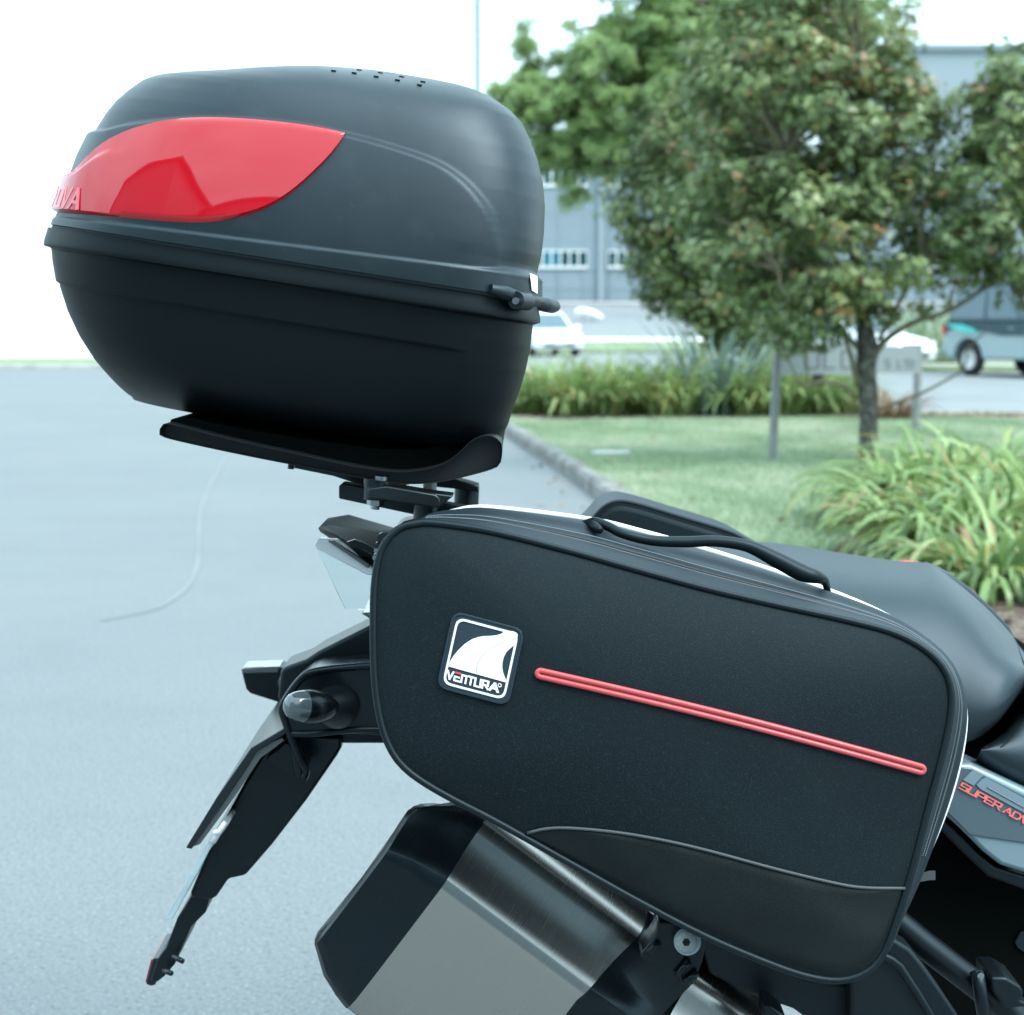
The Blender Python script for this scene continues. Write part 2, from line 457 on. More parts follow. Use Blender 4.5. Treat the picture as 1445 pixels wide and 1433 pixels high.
# kerbstones, one after another along the edge
def kerbstones(line, name, w, h, L, m, parent_name, label):
    pts = resample(line, max(2, int(sum(math.dist(line[i], line[i + 1]) for i in range(len(line) - 1)) / L) + 1))
    root = thing(parent_name, (pts[0][0], pts[0][1], 0), label, 'kerb')
    for i in range(len(pts) - 1):
        a, b = Vector((*pts[i], 0)), Vector((*pts[i + 1], 0))
        d = (b - a); ln = d.length; d.normalize()
        n = Vector((d.y, -d.x, 0))
        bm = bmesh.new()
        j = [R.uniform(-0.006, 0.006) for _ in range(4)]
        prof = [(-w / 2, -0.04), (-w / 2, h - 0.02 + j[0]), (-w / 2 + 0.025, h + j[1]), (w / 2 - 0.02, h + j[2]), (w / 2, h - 0.03), (w / 2, -0.04)]
        r = []
        for s in (0.008, ln - 0.008):
            r.append([bm.verts.new(a + d * s + n * q[0] + Vector((0, 0, q[1]))) for q in prof])
        for k in range(5): bm.faces.new((r[0][k], r[0][k + 1], r[1][k + 1], r[1][k]))
        bm.faces.new(r[0][::-1]); bm.faces.new(r[1])
        from_bm(name, bm, m, root)
    tag(root, kind='structure')
    return root
kl = [(x, y) for x, y in kc if y > 3.85]
kerbstones(kl, 'kerbstone', 0.15, 0.115, 0.9, M['kerb'], 'kerb', 'weathered grey concrete kerb curving along the lawn edge')
# mulch beds
def blob(cx, cy, rx, ry, n=28, seed=0, amp=0.12):
    return [(cx + rx * math.cos(a) * (1 + amp * noise.noise(Vector((math.cos(a) * 1.5 + seed, math.sin(a) * 1.5, seed)))),
             cy + ry * math.sin(a) * (1 + amp * noise.noise(Vector((math.cos(a) * 1.5 + seed, math.sin(a) * 1.5, seed + 5))))) for a in [2 * math.pi * i / n for i in range(n)]]
bed_far = [(-0.15, 19.9), (0.1, 18.6), (0.5, 18.3), (1.5, 18.9), (3.0, 19.0), (4.6, 19.2), (6.0, 18.3), (8, 18), (9.4, 18.2), (9.4, 19.4), (4.4, 20.0), (1.6, 21.8), (0.4, 21.5)]
sheet('planting_bed_far', bed_far, LZ + 0.006, M['mulch'])
bed_near = [(1.28, 6.6), (1.35, 7.5), (1.7, 8.5), (1.95, 9.6), (2.6, 10.4), (3.5, 10.6), (5, 10.0), (7, 8), (9, 6), (9, 4.0), (3.2, 4.15), (2.0, 4.5), (1.55, 5.4)]
sheet('planting_bed_near', bed_near, LZ + 0.010, M['mulch'])
# drain cover in the lawn
dcp = gnd(862, 643, LZ)
g = Geo()
vs = [(dcp.x + math.cos(a) * 0.16, dcp.y + math.sin(a) * 0.16, z) for z in (LZ - 0.02, LZ + 0.03) for a in [2 * math.pi * i / 24 for i in range(24)]]
fs = [tuple(range(24, 48))] + [(i, (i + 1) % 24, 24 + (i + 1) % 24, 24 + i) for i in range(24)]
tag(new_mesh('drain_cover', vs, fs, M['concrete'], origin=(dcp.x, dcp.y, LZ)), 'small round pale drain cover set in the lawn', 'drain cover')

_PEB = True
def scatter_mesh(name, T, TF, pos, rots, scales, tones, m, parent=None, kind=None, origin=None, smooth=False):
    """T: (k,3) template verts, TF faces; pos (n,3); rots (n,3,3); scales (n,) or (n,3)"""
    n = len(pos); k = len(T)
    sc = np.asarray(scales)
    if sc.ndim == 1: sc = sc[:, None]
    L = T[None] * sc[:, None, :]
    Vw = np.einsum('nij,nkj->nki', rots, L) + pos[:, None, :]
    V = Vw.reshape(-1, 3)
    base = np.array(world_loc(parent)) if parent is not None else (np.array(origin) if origin is not None else np.zeros(3))
    V = V - base
    F = np.concatenate([np.asarray(TF)[None] + (np.arange(n) * k)[:, None, None]], 0).reshape(-1, len(TF[0]))
    me = bpy.data.meshes.new(name)
    me.vertices.add(len(V)); me.vertices.foreach_set('co', V.astype(np.float32).ravel())
    s = F.shape[1]
    me.loops.add(F.size); me.loops.foreach_set('vertex_index', F.astype(np.int32).ravel())
    me.polygons.add(len(F)); me.polygons.foreach_set('loop_start', np.arange(0, F.size, s, dtype=np.int32))
    me.update(calc_edges=True)
    a = me.attributes.new('tone', 'FLOAT', 'POINT')
    a.data.foreach_set('value', np.repeat(np.asarray(tones, np.float32), k))
    me.materials.append(m)
    ob = bpy.data.objects.new(name, me)
    COL.objects.link(ob)
    if parent is not None: ob.parent = parent
    elif origin is not None: ob.location = origin
    if kind: ob['kind'] = kind
    if smooth: me.shade_smooth()
    return ob
def rot_frames(nrm, spin):
    """orthonormal frames whose third axis is nrm"""
    nrm = nrm / np.linalg.norm(nrm, axis=1, keepdims=True)
    ref = np.where(np.abs(nrm[:, 2:3]) > 0.9, np.array([[1., 0, 0]]), np.array([[0., 0, 1]]))
    u = np.cross(ref, nrm); u /= np.linalg.norm(u, axis=1, keepdims=True)
    v = np.cross(nrm, u)
    c, s = np.cos(spin)[:, None], np.sin(spin)[:, None]
    u2, v2 = u * c + v * s, -u * s + v * c
    return np.stack([u2, v2, nrm], 2)
def in_poly(pts, poly):
    x, y = pts[:, 0], pts[:, 1]
    r = np.zeros(len(pts), bool)
    n = len(poly)
    for i in range(n):
        x0, y0 = poly[i]; x1, y1 = poly[(i + 1) % n]
        c = ((y0 > y) != (y1 > y)) & (x < (x1 - x0) * (y - y0) / ((y1 - y0) if y1 != y0 else 1e-9) + x0)
        r ^= c
    return r
# grit on the asphalt
_n = 900
_p = np.stack([NR.uniform(-3.2, 1.0, _n), NR.uniform(2.4, 11, _n), np.zeros(_n)], 1)
_T = np.array([(-1, -.7, 0), (1, -.6, 0), (.8, .8, 0), (-.9, .7, 0), (.1, 0, .9)])
tag(scatter_mesh('grit', _T, [(0, 1, 4), (1, 2, 4), (2, 3, 4), (3, 0, 4)], _p, rot_frames(np.tile([0., 0, 1], (_n, 1)), NR.uniform(0, 6.3, _n)), NR.uniform(.0012, .0045, _n), NR.uniform(0, 1, _n), M['kerb'], kind='stuff'), 'loose grit and small stones lying on the asphalt', 'grit')
# fallen leaves along the kerb and on the lawn
_n = 260
_k = np.array(kc)[NR.randint(len(kc) // 3, len(kc), _n)]
_p = np.c_[_k + NR.normal(0, .22, (_n, 2)), np.full(_n, .006)]
_l = np.stack([NR.uniform(.6, 4.5, 160), NR.uniform(8.5, 18, 160)], 1); _l = _l[in_poly(_l, lawn_poly)]
_ok = ~in_poly(_p[:, :2], lawn_poly) & (_p[:, 1] > 7)
_p = np.concatenate([_p[_ok], np.c_[_l, np.full(len(_l), LZ + .035)]])
_T2, _F2 = np.array([(-.3, -.5, 0), (.3, -.4, .1), (.35, .4, 0), (-.2, .5, .15)]), [(0, 1, 2), (0, 2, 3)]
tag(scatter_mesh('fallen_leaves', _T2, _F2, _p, rot_frames(np.c_[NR.normal(0, .3, (len(_p), 2)), np.ones(len(_p))], NR.uniform(0, 6.3, len(_p))), NR.uniform(.02, .05, len(_p)), NR.uniform(.0, 1, len(_p)), M['brownleaf'], kind='stuff'), 'scattered brown fallen leaves along the kerb and on the lawn', 'leaf litter')
# short lawn grass
pts = np.stack([NR.uniform(-0.3, 7.5, 260000), NR.uniform(6.5, 20.5, 260000)], 1)
ok = in_poly(pts, lawn_poly) & ~in_poly(pts, bed_near) & ~in_poly(pts, bed_far) & (pts[:, 0] < pts[:, 1] * 0.33)
pts = pts[ok][:120000]
n = len(pts)
T = np.array([(-0.006, 0, 0), (0.006, 0, 0), (0.0, 0.006, 1.0)])
nr = np.stack([NR.normal(0, 0.3, n), NR.normal(0, 0.3, n), np.ones(n)], 1)
tn = np.array([0.5 + 0.55 * noise.noise(Vector((p[0] * 0.9, p[1] * 0.5, 0))) + .3 * noise.noise(Vector((p[0] * 3, p[1] * 2, 4))) for p in pts]) + NR.normal(0, 0.16, n)
g_ = scatter_mesh('lawn_grass', T, [(0, 1, 2)], np.c_[pts, np.full(n, LZ)], rot_frames(nr, NR.uniform(0, 6.3, n)),
                  np.stack([np.ones(n), np.ones(n), NR.uniform(0.02, 0.045, n)], 1), np.clip(tn, 0, 1), M['grassblade'], kind='stuff')
tag(g_, 'short pale green mown grass of the lawn beside the kerb', 'grass')
# bark chips
def chips(name, poly, N, z, label, lim=(0, 9, 4, 22)):
    p = np.stack([NR.uniform(lim[0], lim[1], N * 6), NR.uniform(lim[2], lim[3], N * 6)], 1)
    p = p[in_poly(p, poly)][:N]
    n = len(p)
    T = np.array([(-.5, -.25, 0), (.5, -.2, 0), (.4, .25, 0), (-.45, .2, 0), (0, 0, .25)])
    nr = np.stack([NR.normal(0, .35, n), NR.normal(0, .35, n), np.ones(n)], 1)
    o = scatter_mesh(name, T, [(0, 1, 4), (1, 2, 4), (2, 3, 4), (3, 0, 4)], np.c_[p, np.full(n, z)], rot_frames(nr, NR.uniform(0, 6.3, n)),
                     NR.uniform(0.025, 0.07, n), NR.uniform(0, 1, n), M['chip'], kind='stuff')
    return tag(o, label, 'bark mulch')
chips('bark_chips', bed_near, 9000, LZ + .012, 'loose brown bark mulch under the near leafy clumps')
chips('bark_chips', bed_far, 4000, LZ + .012, 'loose brown bark mulch in the far planting bed', (-0.5, 9.5, 18, 22))

# far side of the street: verges, path, bank, walls
sheet('far_verge_left', [(-60, 41.3), (-2.7, 41.3), (-2.7, 47.5), (-60, 47.5)], 0.10, M['lawn'], 0.2)
kerbstones([(-30, 41.2), (-2.6, 41.2)], 'kerbstone', 0.22, 0.12, 1.8, M['concrete'], 'kerb', 'pale straight kerb far behind the yard at left')
sheet('near_street_kerb', [(4.4, 20.05), (11, 19.6), (11.1, 20.0), (4.5, 20.5)], 0.10, M['concrete'], 0.15)
sheet('far_verge', [(-2.6, 60.2), (60, 50.2), (60, 60), (-2.6, 66)], 0.10, M['lawn'], 0.12)
sheet('far_verge_right', [(6.5, 38.6), (40, 36.6), (40, 44), (6.5, 45)], 0.10, M['lawn'], 0.12)
sheet('far_path', [(6.5, 40.6), (40, 38.8), (40, 40.2), (6.5, 42.0)], 0.108, M['concrete'])
def slope(name, prof, x0, x1, m):
    vs, fs = [], []
    for y, z in prof: vs += [(x0, y, z), (x1, y, z)]
    for i in range(len(prof) - 1): k = 2 * i; fs.append((k, k + 1, k + 3, k + 2))
    return tag(new_mesh(name, vs, fs, m), kind='structure')
slope('verge_bank', [(62.0, 0.104), (64.5, 0.36)], -3, 60, M['lawn'])
slope('concrete_path', [(64.5, 0.364), (67.5, 0.46)], -3, 60, M['palecon'])
slope('driveway_ramp', [(67.5, 0.45), (72, 0.95), (80, 1.86), (84, 1.90)], -5, 60, M['street'])
slope('kerb_at_building', [(80.0, 1.90), (80.4, 1.99), (81.5, 1.99)], -5, 60, M['concrete'])

# ------------------------------------------------------------------ the top case
YC = 1.94                     # bike centre plane
TH = math.radians(8.8)
EU = Vector((math.cos(TH), 0, -math.sin(TH)))
EV = Vector((math.sin(TH), 0, math.cos(TH)))
O0 = at(420, 371, 1.66); O0.y = YC
def loc_uv(px, py, Y):
    d = at(px, py, Y) - O0
    return (d.dot(EU), d.dot(EV))
def W3(u, v, yy): return O0 + EU * u + EV * v + Vector((0, yy, 0))
S_ = 1.66 / 2400
def prof(pts, Y):
    a = sorted((loc_uv(x, y, Y)[::-1] for x, y in pts))
    A = np.array(a)
    t = np.linspace(0, 1, 200); q = np.linspace(0, 1, len(A))
    C = np.array(catmull([tuple(p) for p in A], 12))
    C[:, 0] = np.maximum.accumulate(C[:, 0] + np.arange(len(C)) * 1e-9)
    return C
def itp(A, v): return np.interp(v, A[:, 0], A[:, 1])
LIDLPX = [(73, 345), (79, 322), (89, 298), (98, 270), (106, 246), (122, 206), (150, 160), (172, 136), (203, 114), (232, 106.5), (300, 103), (360, 97.5), (430, 94), (480, 96)]
lidL = prof(LIDLPX, 1.80)
LIDRPX = [(756, 430), (757, 390), (763, 366), (767, 335), (769, 290), (763, 243), (746, 197), (727, 167), (707, 150), (688, 136), (666, 126), (650, 122)]
lidR = prof(LIDRPX, 1.80)
vtop = loc_uv(585, 109, 1.85)[1]
LOWLPX = [(72, 330), (72, 352), (80, 405), (99, 458), (130, 510), (174, 556), (206, 572)]
lowL = prof(LOWLPX, 1.80)
LOWRPX = [(756, 400), (754, 440), (752, 460), (746, 505), (732, 555), (714, 592), (700, 607)]
lowR = prof(LOWRPX, 1.80)
vbot = loc_uv(300, 604, 1.68)[1]

# even sampling of a rounded rectangle whose rear end is rounder than its front
NA = 440
def cross_params():
    A = np.linspace(0, 2 * math.pi, 6000, endpoint=False)
    P = cross(A, -0.24, 0.24, 0.28)
    d = np.r_[0, np.cumsum(np.linalg.norm(np.diff(P, axis=0), axis=1))]
    t = np.linspace(0, d[-1], NA + 1)[:-1]
    return np.interp(t, d, A)
def cross(A, u0, u1, w, sq=1.0):
    c, s = np.cos(A), np.sin(A)
    nx = np.where(c < 0, 3.1, 6.0) * sq
    ny = np.where(c < 0, 3.1, 6.0) * sq
    um, ur = (u0 + u1) / 2, (u1 - u0) / 2
    # superellipse radius for the direction (c, s); the middle section keeps both halves tangent
    r = (np.abs(c) ** nx + np.abs(s) ** ny) ** (-1 / nx)
    return np.stack([um + ur * c * r, w * s * r], 1)
AP = cross_params()
def sstep(x, a, b):
    t = np.clip((x - a) / (b - a), 0, 1); return t * t * (3 - 2 * t)
HW = 0.28
def rim_v(u):      # the step above the lid's rim band (slightly less tilted than the seam)
    return loc_uv(234, 316, 1.66)[1] + (loc_uv(700, 374, 1.66)[1] - loc_uv(234, 316, 1.66)[1]) * (u - loc_uv(234, 316, 1.66)[0]) / (loc_uv(700, 374, 1.66)[0] - loc_uv(234, 316, 1.66)[0])
# moulded ledge on the lid side
ledge = np.array([loc_uv(x, y, 1.68) for x, y in catmull([(130, 172), (190, 166), (300, 163), (400, 170), (486, 186), (560, 206), (620, 228), (660, 256), (690, 292), (702, 320), (710, 352)], 8)])
def lid_w(v):
    h = np.clip(v / vtop, 0, 1)
    return HW * (1 - 0.20 * h ** 1.8) * (1 - h ** 13) ** (1 / 2.6)
def lid_rows():
    a = np.linspace(0.0, 0.062, 44)
    b = np.linspace(0.062, vtop * 0.965, 96)[1:]
    c = vtop * (1 - 0.035 * (1 - np.linspace(0, 1, 16)[1:]) ** 2)
    return np.r_[a, b, c]
LV = lid_rows()
def grid_surface(rows, uLf, uRf, wf, sqf=None):
    G = np.zeros((len(rows), NA, 3))
    for i, v in enumerate(rows):
        c = cross(AP, uLf(v), uRf(v), wf(v), sqf(v) if sqf else 1.0)
        G[i, :, 0] = c[:, 0]; G[i, :, 1] = c[:, 1]; G[i, :, 2] = v
    return G
vLend, vRend = lidL[-1, 0], lidR[-1, 0]
um_top = loc_uv(570, 109, 1.85)[0]
def lid_uL(v):
    if v <= vLend: return itp(lidL, v)
    t = (v - vLend) / (vtop - vLend)
    u = itp(lidL, vLend); return u + (um_top - u) * (1 - math.sqrt(max(0, 1 - t ** 1.0)))
def lid_uR(v):
    if v <= vRend: return itp(lidR, v)
    t = (v - vRend) / (vtop - vRend)
    u = itp(lidR, vRend); return u + (um_top - u) * (1 - math.sqrt(max(0, 1 - t ** 1.2)))
def normals(G):
    du = np.roll(G, -1, 1) - np.roll(G, 1, 1)
    dv = np.gradient(G, axis=0)
    n = np.cross(du, dv)
    n /= np.maximum(np.linalg.norm(n, axis=2, keepdims=True), 1e-9)
    return n
def project(w):
    d = np.asarray(w) - np.array([0, 0, CAMH])
    f = d[..., 1] * _cp - d[..., 2] * _sp
    u = d[..., 1] * _sp + d[..., 2] * _cp
    return CX + FPX * d[..., 0] / f, CY - FPX * u / f
def w_of(c, v):
    return np.array(O0)[None] + c[:, :1] * np.array(EU) + v * np.array(EV) + c[:, 1:2] * np.array([0, 1, 0])
def fit(prof_, pix, other, wf, left, vmax=9.0):
    """shift a profile until the rounded section's outline falls where the photograph shows it"""
    P = np.array(catmull(sorted(pix, key=lambda q: q[1]), 10))
    A = prof_[::8].copy() if len(prof_) > 60 else prof_.copy()
    if A[-1, 0] != prof_[-1, 0]: A = np.vstack([A, prof_[-1:]])
    for _ in range(6):
        for i in range(len(A)):
            v = A[i, 0]; o = itp(other, v)
            if v > vmax: A[i, 1] += last; continue
            c = cross(AP, A[i, 1], o, wf(v)) if left else cross(AP, o, A[i, 1], wf(v))
            x, y = project(w_of(c, v))
            k = int(np.argmin(x)) if left else int(np.argmax(x))
            t = np.interp(y[k], P[:, 1], P[:, 0])
            last = (t - x[k]) / FPX * 1.78 * .9
            A[i, 1] += last
    return A
lidL = fit(lidL, LIDLPX[:9], lidR, lid_w, True, loc_uv(205, 113, 1.8)[1]); lidR = fit(lidR, LIDRPX, lidL, lid_w, False, loc_uv(727, 167, 1.8)[1])
lidL = lidL[lidL[:, 0] <= vLend + 1e-9]; lidR = lidR[lidR[:, 0] <= vRend + 1e-9]
GL = grid_surface(LV, lid_uL, lid_uR, lid_w)
NL = normals(GL)
def lid_off(U, V, A):
    o = 0.0068 * np.clip((rim_v(U) - V) / 0.0068, 0, 1)
    le = np.interp(U, ledge[:, 0], ledge[:, 1], left=ledge[0, 1], right=-1)
    h_ = 0.004
    sl = np.clip((np.interp(U + h_, ledge[:, 0], ledge[:, 1]) - np.interp(U - h_, ledge[:, 0], ledge[:, 1])) / (2 * h_), -2.6, 2.6)
    wid = 0.0062 * np.sqrt(1 + sl * sl)
    fade = np.clip((ledge[-1, 0] - U) / 0.03, 0, 1) ** .5
    # right end of the ledge drops steeply: blend by height too
    o = np.maximum(o, 0.0052 * np.clip((le - V) / wid, 0, 1) * fade)
    # gentle crown line along the shoulder
    return o
U_, V_ = GL[:, :, 0], GL[:, :, 2]
GLd = GL + NL * lid_off(U_, V_, np.broadcast_to(AP, U_.shape))[:, :, None]
def to_world(G):
    return np.array(O0)[None, None] + G[:, :, :1] * np.array(EU) + G[:, :, 2:] * np.array(EV) + G[:, :, 1:2] * np.array([0, 1, 0])
def grid_mesh(name, Gw, m, parent, cap_top=True, cap_bot=True, **k):
    r, c = Gw.shape[:2]
    V = Gw.reshape(-1, 3)
    F = [(i * c + j, i * c + (j + 1) % c, (i + 1) * c + (j + 1) % c, (i + 1) * c + j) for i in range(r - 1) for j in range(c)]
    if cap_top: F.append(tuple((r - 1) * c + j for j in range(c)))
    if cap_bot: F.append(tuple(j for j in range(c))[::-1])
    return new_mesh(name, V, F, m, parent, **k), V, F

rack_base = at(560, 690, YC)
moto = thing('motorcycle', (0.25, YC, 0.0), 'parked black touring motorcycle, only its tail end, seat and silencer in view', 'motorcycle')
tc_loc = tuple(W3(0, vbot, 0))
topcase = thing('top_case', tc_loc, 'black plastic top case with red wraparound lens, raised on a rack behind the seat', 'top case')
GLw = to_world(GLd)
lid, LVV, LFF = grid_mesh('lid', GLw, M['case'], topcase, smooth=True, sharp=60)
lid_bvh = BVHTree.FromPolygons([Vector(v) for v in LVV], [f for f in LFF if len(f) == 4])
# lower shell
def low_w(v):
    h = np.clip(v / vbot, 0, 1)
    return HW * (1 - 0.13 * h ** 1.6) * (1 - 0.30 * h ** 10)
LR = np.r_[np.linspace(-0.002, -0.04, 26), np.linspace(-0.04, -0.09, 34)[1:], np.linspace(-0.09, vbot * 0.93, 26)[1:], vbot * (1 - 0.07 * (1 - np.linspace(0, 1, 9)[1:]) ** 2)]
lowL = fit(lowL, LOWLPX, lowR, low_w, True); lowR = fit(lowR, LOWRPX, lowL, low_w, False)
GS = grid_surface(LR[::-1], lambda v: itp(lowL, v), lambda v: itp(lowR, v), low_w)
NS = normals(GS)
crease_a, crease_b = loc_uv(80, 401, 1.66), loc_uv(660, 496, 1.66)
def shell_off(U, V):
    low = -0.0215 - 0.004 * (U + 0.2)
    o = 0.0075 * sstep(V, low - 0.0015, low + 0.0018) * (1 - 0.45 * sstep(V, low, low + 0.02))
    cv = crease_a[1] + (crease_b[1] - crease_a[1]) * (U - crease_a[0]) / (crease_b[0] - crease_a[0])
    fade = np.clip((crease_b[0] + 0.0 - U) / 0.03, 0, 1)
    o -= 0.0032 * (1 - sstep(V - cv, -0.003, 0.0)) * fade
    return o
GSd = GS + NS * shell_off(GS[:, :, 0], GS[:, :, 2])[:, :, None]
shell, SVV, SFF = grid_mesh('lower_shell', to_world(GSd), M['case_low'], topcase, smooth=True, sharp=60)
shell_bvh = BVHTree.FromPolygons([Vector(v) for v in SVV], [f for f in SFF if len(f) == 4])
# rubber seal showing as a fine line in the seam
seal = [W3(c[0] * 1.006 - 0.0, -0.001, c[1] * 1.008) for c in cross(AP, itp(lidL, 0), itp(lidR, 0), HW)]
v_, f_ = tube_geo(seal[::4], 0.0035, 6, closed=True)
new_mesh('seal', v_, f_, M['dark'], topcase, smooth=True)

def hit(px, py, bvh):
    d = ray(px, py).normalized()
    return bvh.ray_cast(Vector((0, 0, CAMH)), d)
def aparam(w):      # world point -> (angle index as float 0..NA, v)
    d = w - O0
    u, v, y = d.dot(EU), d.dot(EV), d.y
    u0, u1, ww = lid_uL(v), lid_uR(v), lid_w(v)
    a = math.atan2(y / ww, (u - (u0 + u1) / 2) / ((u1 - u0) / 2)) % (2 * math.pi)
    return float(np.interp(a, AP, np.arange(NA))), v
def lid_pt(ai, v, off):
    """a point on the finished lid surface at angle index ai and height v, pushed out by off"""
    i0 = int(math.floor(ai)) % NA; i1 = (i0 + 1) % NA; f = ai - math.floor(ai)
    r = float(np.interp(v, LV, np.arange(len(LV))))
    r0 = int(r); r1 = min(r0 + 1, len(LV) - 1); g = r - r0
    def at_(G, r_, i_): return G[r_, i_]
    P = (GLd[r0, i0] * (1 - f) + GLd[r0, i1] * f) * (1 - g) + (GLd[r1, i0] * (1 - f) + GLd[r1, i1] * f) * g
    Nn = (NL[r0, i0] * (1 - f) + NL[r0, i1] * f) * (1 - g) + (NL[r1, i0] * (1 - f) + NL[r1, i1] * f) * g
    P = P + Nn * off
    return O0 + EU * P[0] + EV * P[2] + Vector((0, P[1], 0))
def outline_hits(pxs):
    out = []
    for x, y in pxs:
        h = hit(x, y, lid_bvh)
        if h[0] is not None: out.append(aparam(h[0]))
    return out
topc = outline_hits(catmull([(488, 191), (462, 182), (420, 174), (350, 167), (290, 165), (235, 170), (190, 182), (155, 199), (125, 224), (103, 250)], 5))
botc = outline_hits(catmull([(488, 192), (470, 218), (442, 247), (410, 275), (375, 296), (335, 309), (290, 316), (240, 315), (180, 310), (130, 306), (90, 303)], 5))
ridgec = outline_hits(catmull([(160, 215), (140, 224), (124, 238), (112, 246), (100, 247)], 4))
REAR = float(np.interp(math.pi, AP, np.arange(NA)))
# near side has sin(a) < 0: angle index above REAR.  fold to distance from the rear centre
def fold(c):
    a = np.array([(abs(x - REAR), v) for x, v in c]); return a[np.argsort(a[:, 0])]
TOPF, BOTF, RIDF = fold(topc), fold(botc), fold(ridgec)
tip = max(TOPF[-1, 0], BOTF[-1, 0])
K = 26
cols = np.r_[-np.linspace(tip, 0, 100), np.linspace(0, tip, 100)[1:]]
LGv, LGf = [], []
for c in cols:
    d = abs(c)
    vt = np.interp(d, TOPF[:, 0], TOPF[:, 1]); vb = np.interp(d, BOTF[:, 0], BOTF[:, 1])
    rd = np.interp(d, RIDF[:, 0], RIDF[:, 1]); fadeR = np.clip((RIDF[-1, 0] + 4 - d) / 12, 0, 1)
    for k in range(K + 1):
        v = vb + (vt - vb) * k / K
        e = 0.0034
        e += 0.0040 * fadeR * (1 - sstep(np.array(v - rd), -0.004, 0.001))
        if k in (0, K): e = -0.001
        LGv.append(lid_pt(REAR + c, v, float(e)))
for i in range(len(cols) - 1):
    for k in range(K):
        a = i * (K + 1) + k
        LGf.append((a, a + 1, a + K + 2, a + K + 1))
lensob = new_mesh('rear_lens', LGv, LGf, M['lens'], topcase, smooth=True, sharp=50)
# raised lettering on the lens, centred on the rear
def stroke_geo(g, lines, w, fmap, h0, h1, sub=1):
    for ln in lines:
        for i in range(len(ln) - 1):
            a, b = Vector(ln[i]), Vector(ln[i + 1])
            d = (b - a).normalized(); n = Vector((-d.y, d.x)) * w / 2
            a2, b2 = a - d * w / 2 * .9, b + d * w / 2 * .9
            m_ = max(1, sub)
            for s in range(m_):
                p, q = a2.lerp(b2, s / m_), a2.lerp(b2, (s + 1) / m_)
                e = 0.01 * w * i
                cs = [p + n, p - n, q - n, q + n]
                vs = [fmap(c.x, c.y, h0) for c in cs] + [fmap(c.x, c.y, h1 + e * 0.02) for c in cs]
                g.add((vs, [(4, 5, 6, 7), (0, 1, 5, 4), (1, 2, 6, 5), (2, 3, 7, 6), (3, 0, 4, 7)]))
FONT = {
 'N': [[(0, 0), (0, 1), (.7, 0), (.7, 1)]], 'O': [[(0, 0), (0, 1), (.7, 1), (.7, 0), (0, 0)]],
 'V': [[(0, 1), (.35, 0), (.7, 1)]], 'A': [[(0, 0), (.35, 1), (.7, 0)], [(.17, .33), (.53, .33)]],
 'E': [[(.7, 0), (0, 0), (0, .5), (.6, .5)], [(0, .5), (0, 1), (.7, 1)]], 'n': [[(0, 0), (0, .95), (.55, .95), (.55, 0)]],
 'T': [[(0, 1), (.75, 1)], [(.37, 1), (.37, 0)]], 'U': [[(0, 1), (0, 0), (.7, 0), (.7, 1)]],
 'R': [[(0, 0), (0, 1), (.65, 1), (.65, .45), (.1, .45)], [(.3, .45), (.7, 0)]],
 'S': [[(.7, 1), (0, 1), (0, .52), (.7, .52), (.7, 0), (0, 0)]], 'P': [[(0, 0), (0, 1), (.7, 1), (.7, .45), (0, .45)]],
 'D': [[(0, 0), (0, 1), (.5, 1), (.72, .75), (.72, .25), (.5, 0), (0, 0)]], 'L': [[(0, 1), (0, 0), (.6, 0)]],
}
hA = aparam(hit(124, 288, lid_bvh)[0]); colm = (0.48 / 2 * 8) and 1.93 / NA
g = Geo()
cap_h = 0.019; v0 = BOTF[3, 1] + 0.004
adist = abs(hA[0] - REAR) * colm      # metres from the rear centre to the right edge of the A
hB = aparam(hit(109, 288, lid_bvh)[0])
lw = abs(hA[0] - hB[0]) * colm
for i, ch in enumerate("NOVA"):
    # the right-hand (near) side is read last: letters run from the far side to the near side
    s0 = adist - (4 - i) * lw
    for l in FONT[ch]:
        def fm(x, y, h, s0=s0):
            s = (s0 + x * lw * 1.15) * (1 if hA[0] > REAR else -1)
            return lid_pt(REAR + s / colm, v0 + y * cap_h, 0.0066 + h)
        stroke_geo(g, [l], 0.17, fm, 0.0, 0.0012, sub=4)
g.build('lens_lettering', M['lensletter'], topcase)
# rear latch and lock housing
def uvbox(g, u0, u1, v0, v1, y0, y1):
    vs = [W3(u, v, y) for u in (u0, u1) for v in (v0, v1) for y in (y0, y1)]
    return g.add((vs, [(0, 1, 3, 2), (4, 6, 7, 5), (0, 4, 5, 1), (2, 3, 7, 6), (0, 2, 6, 4), (1, 5, 7, 3)]))
ul = itp(lidL, 0)
g = Geo(); uvbox(g, ul - 0.014, ul + 0.02, -0.014, 0.012, -0.06, 0.06)
bevel(g.build('latch', M['case'], topcase), 0.004)
p1 = loc_uv(119, 206, 1.85); g = Geo(); uvbox(g, p1[0] - 0.005, p1[0] + .02, p1[1] - 0.012, p1[1] + 0.010, -0.05, 0.05)
bevel(g.build('lid_grip', M['case_low'], topcase), 0.003)
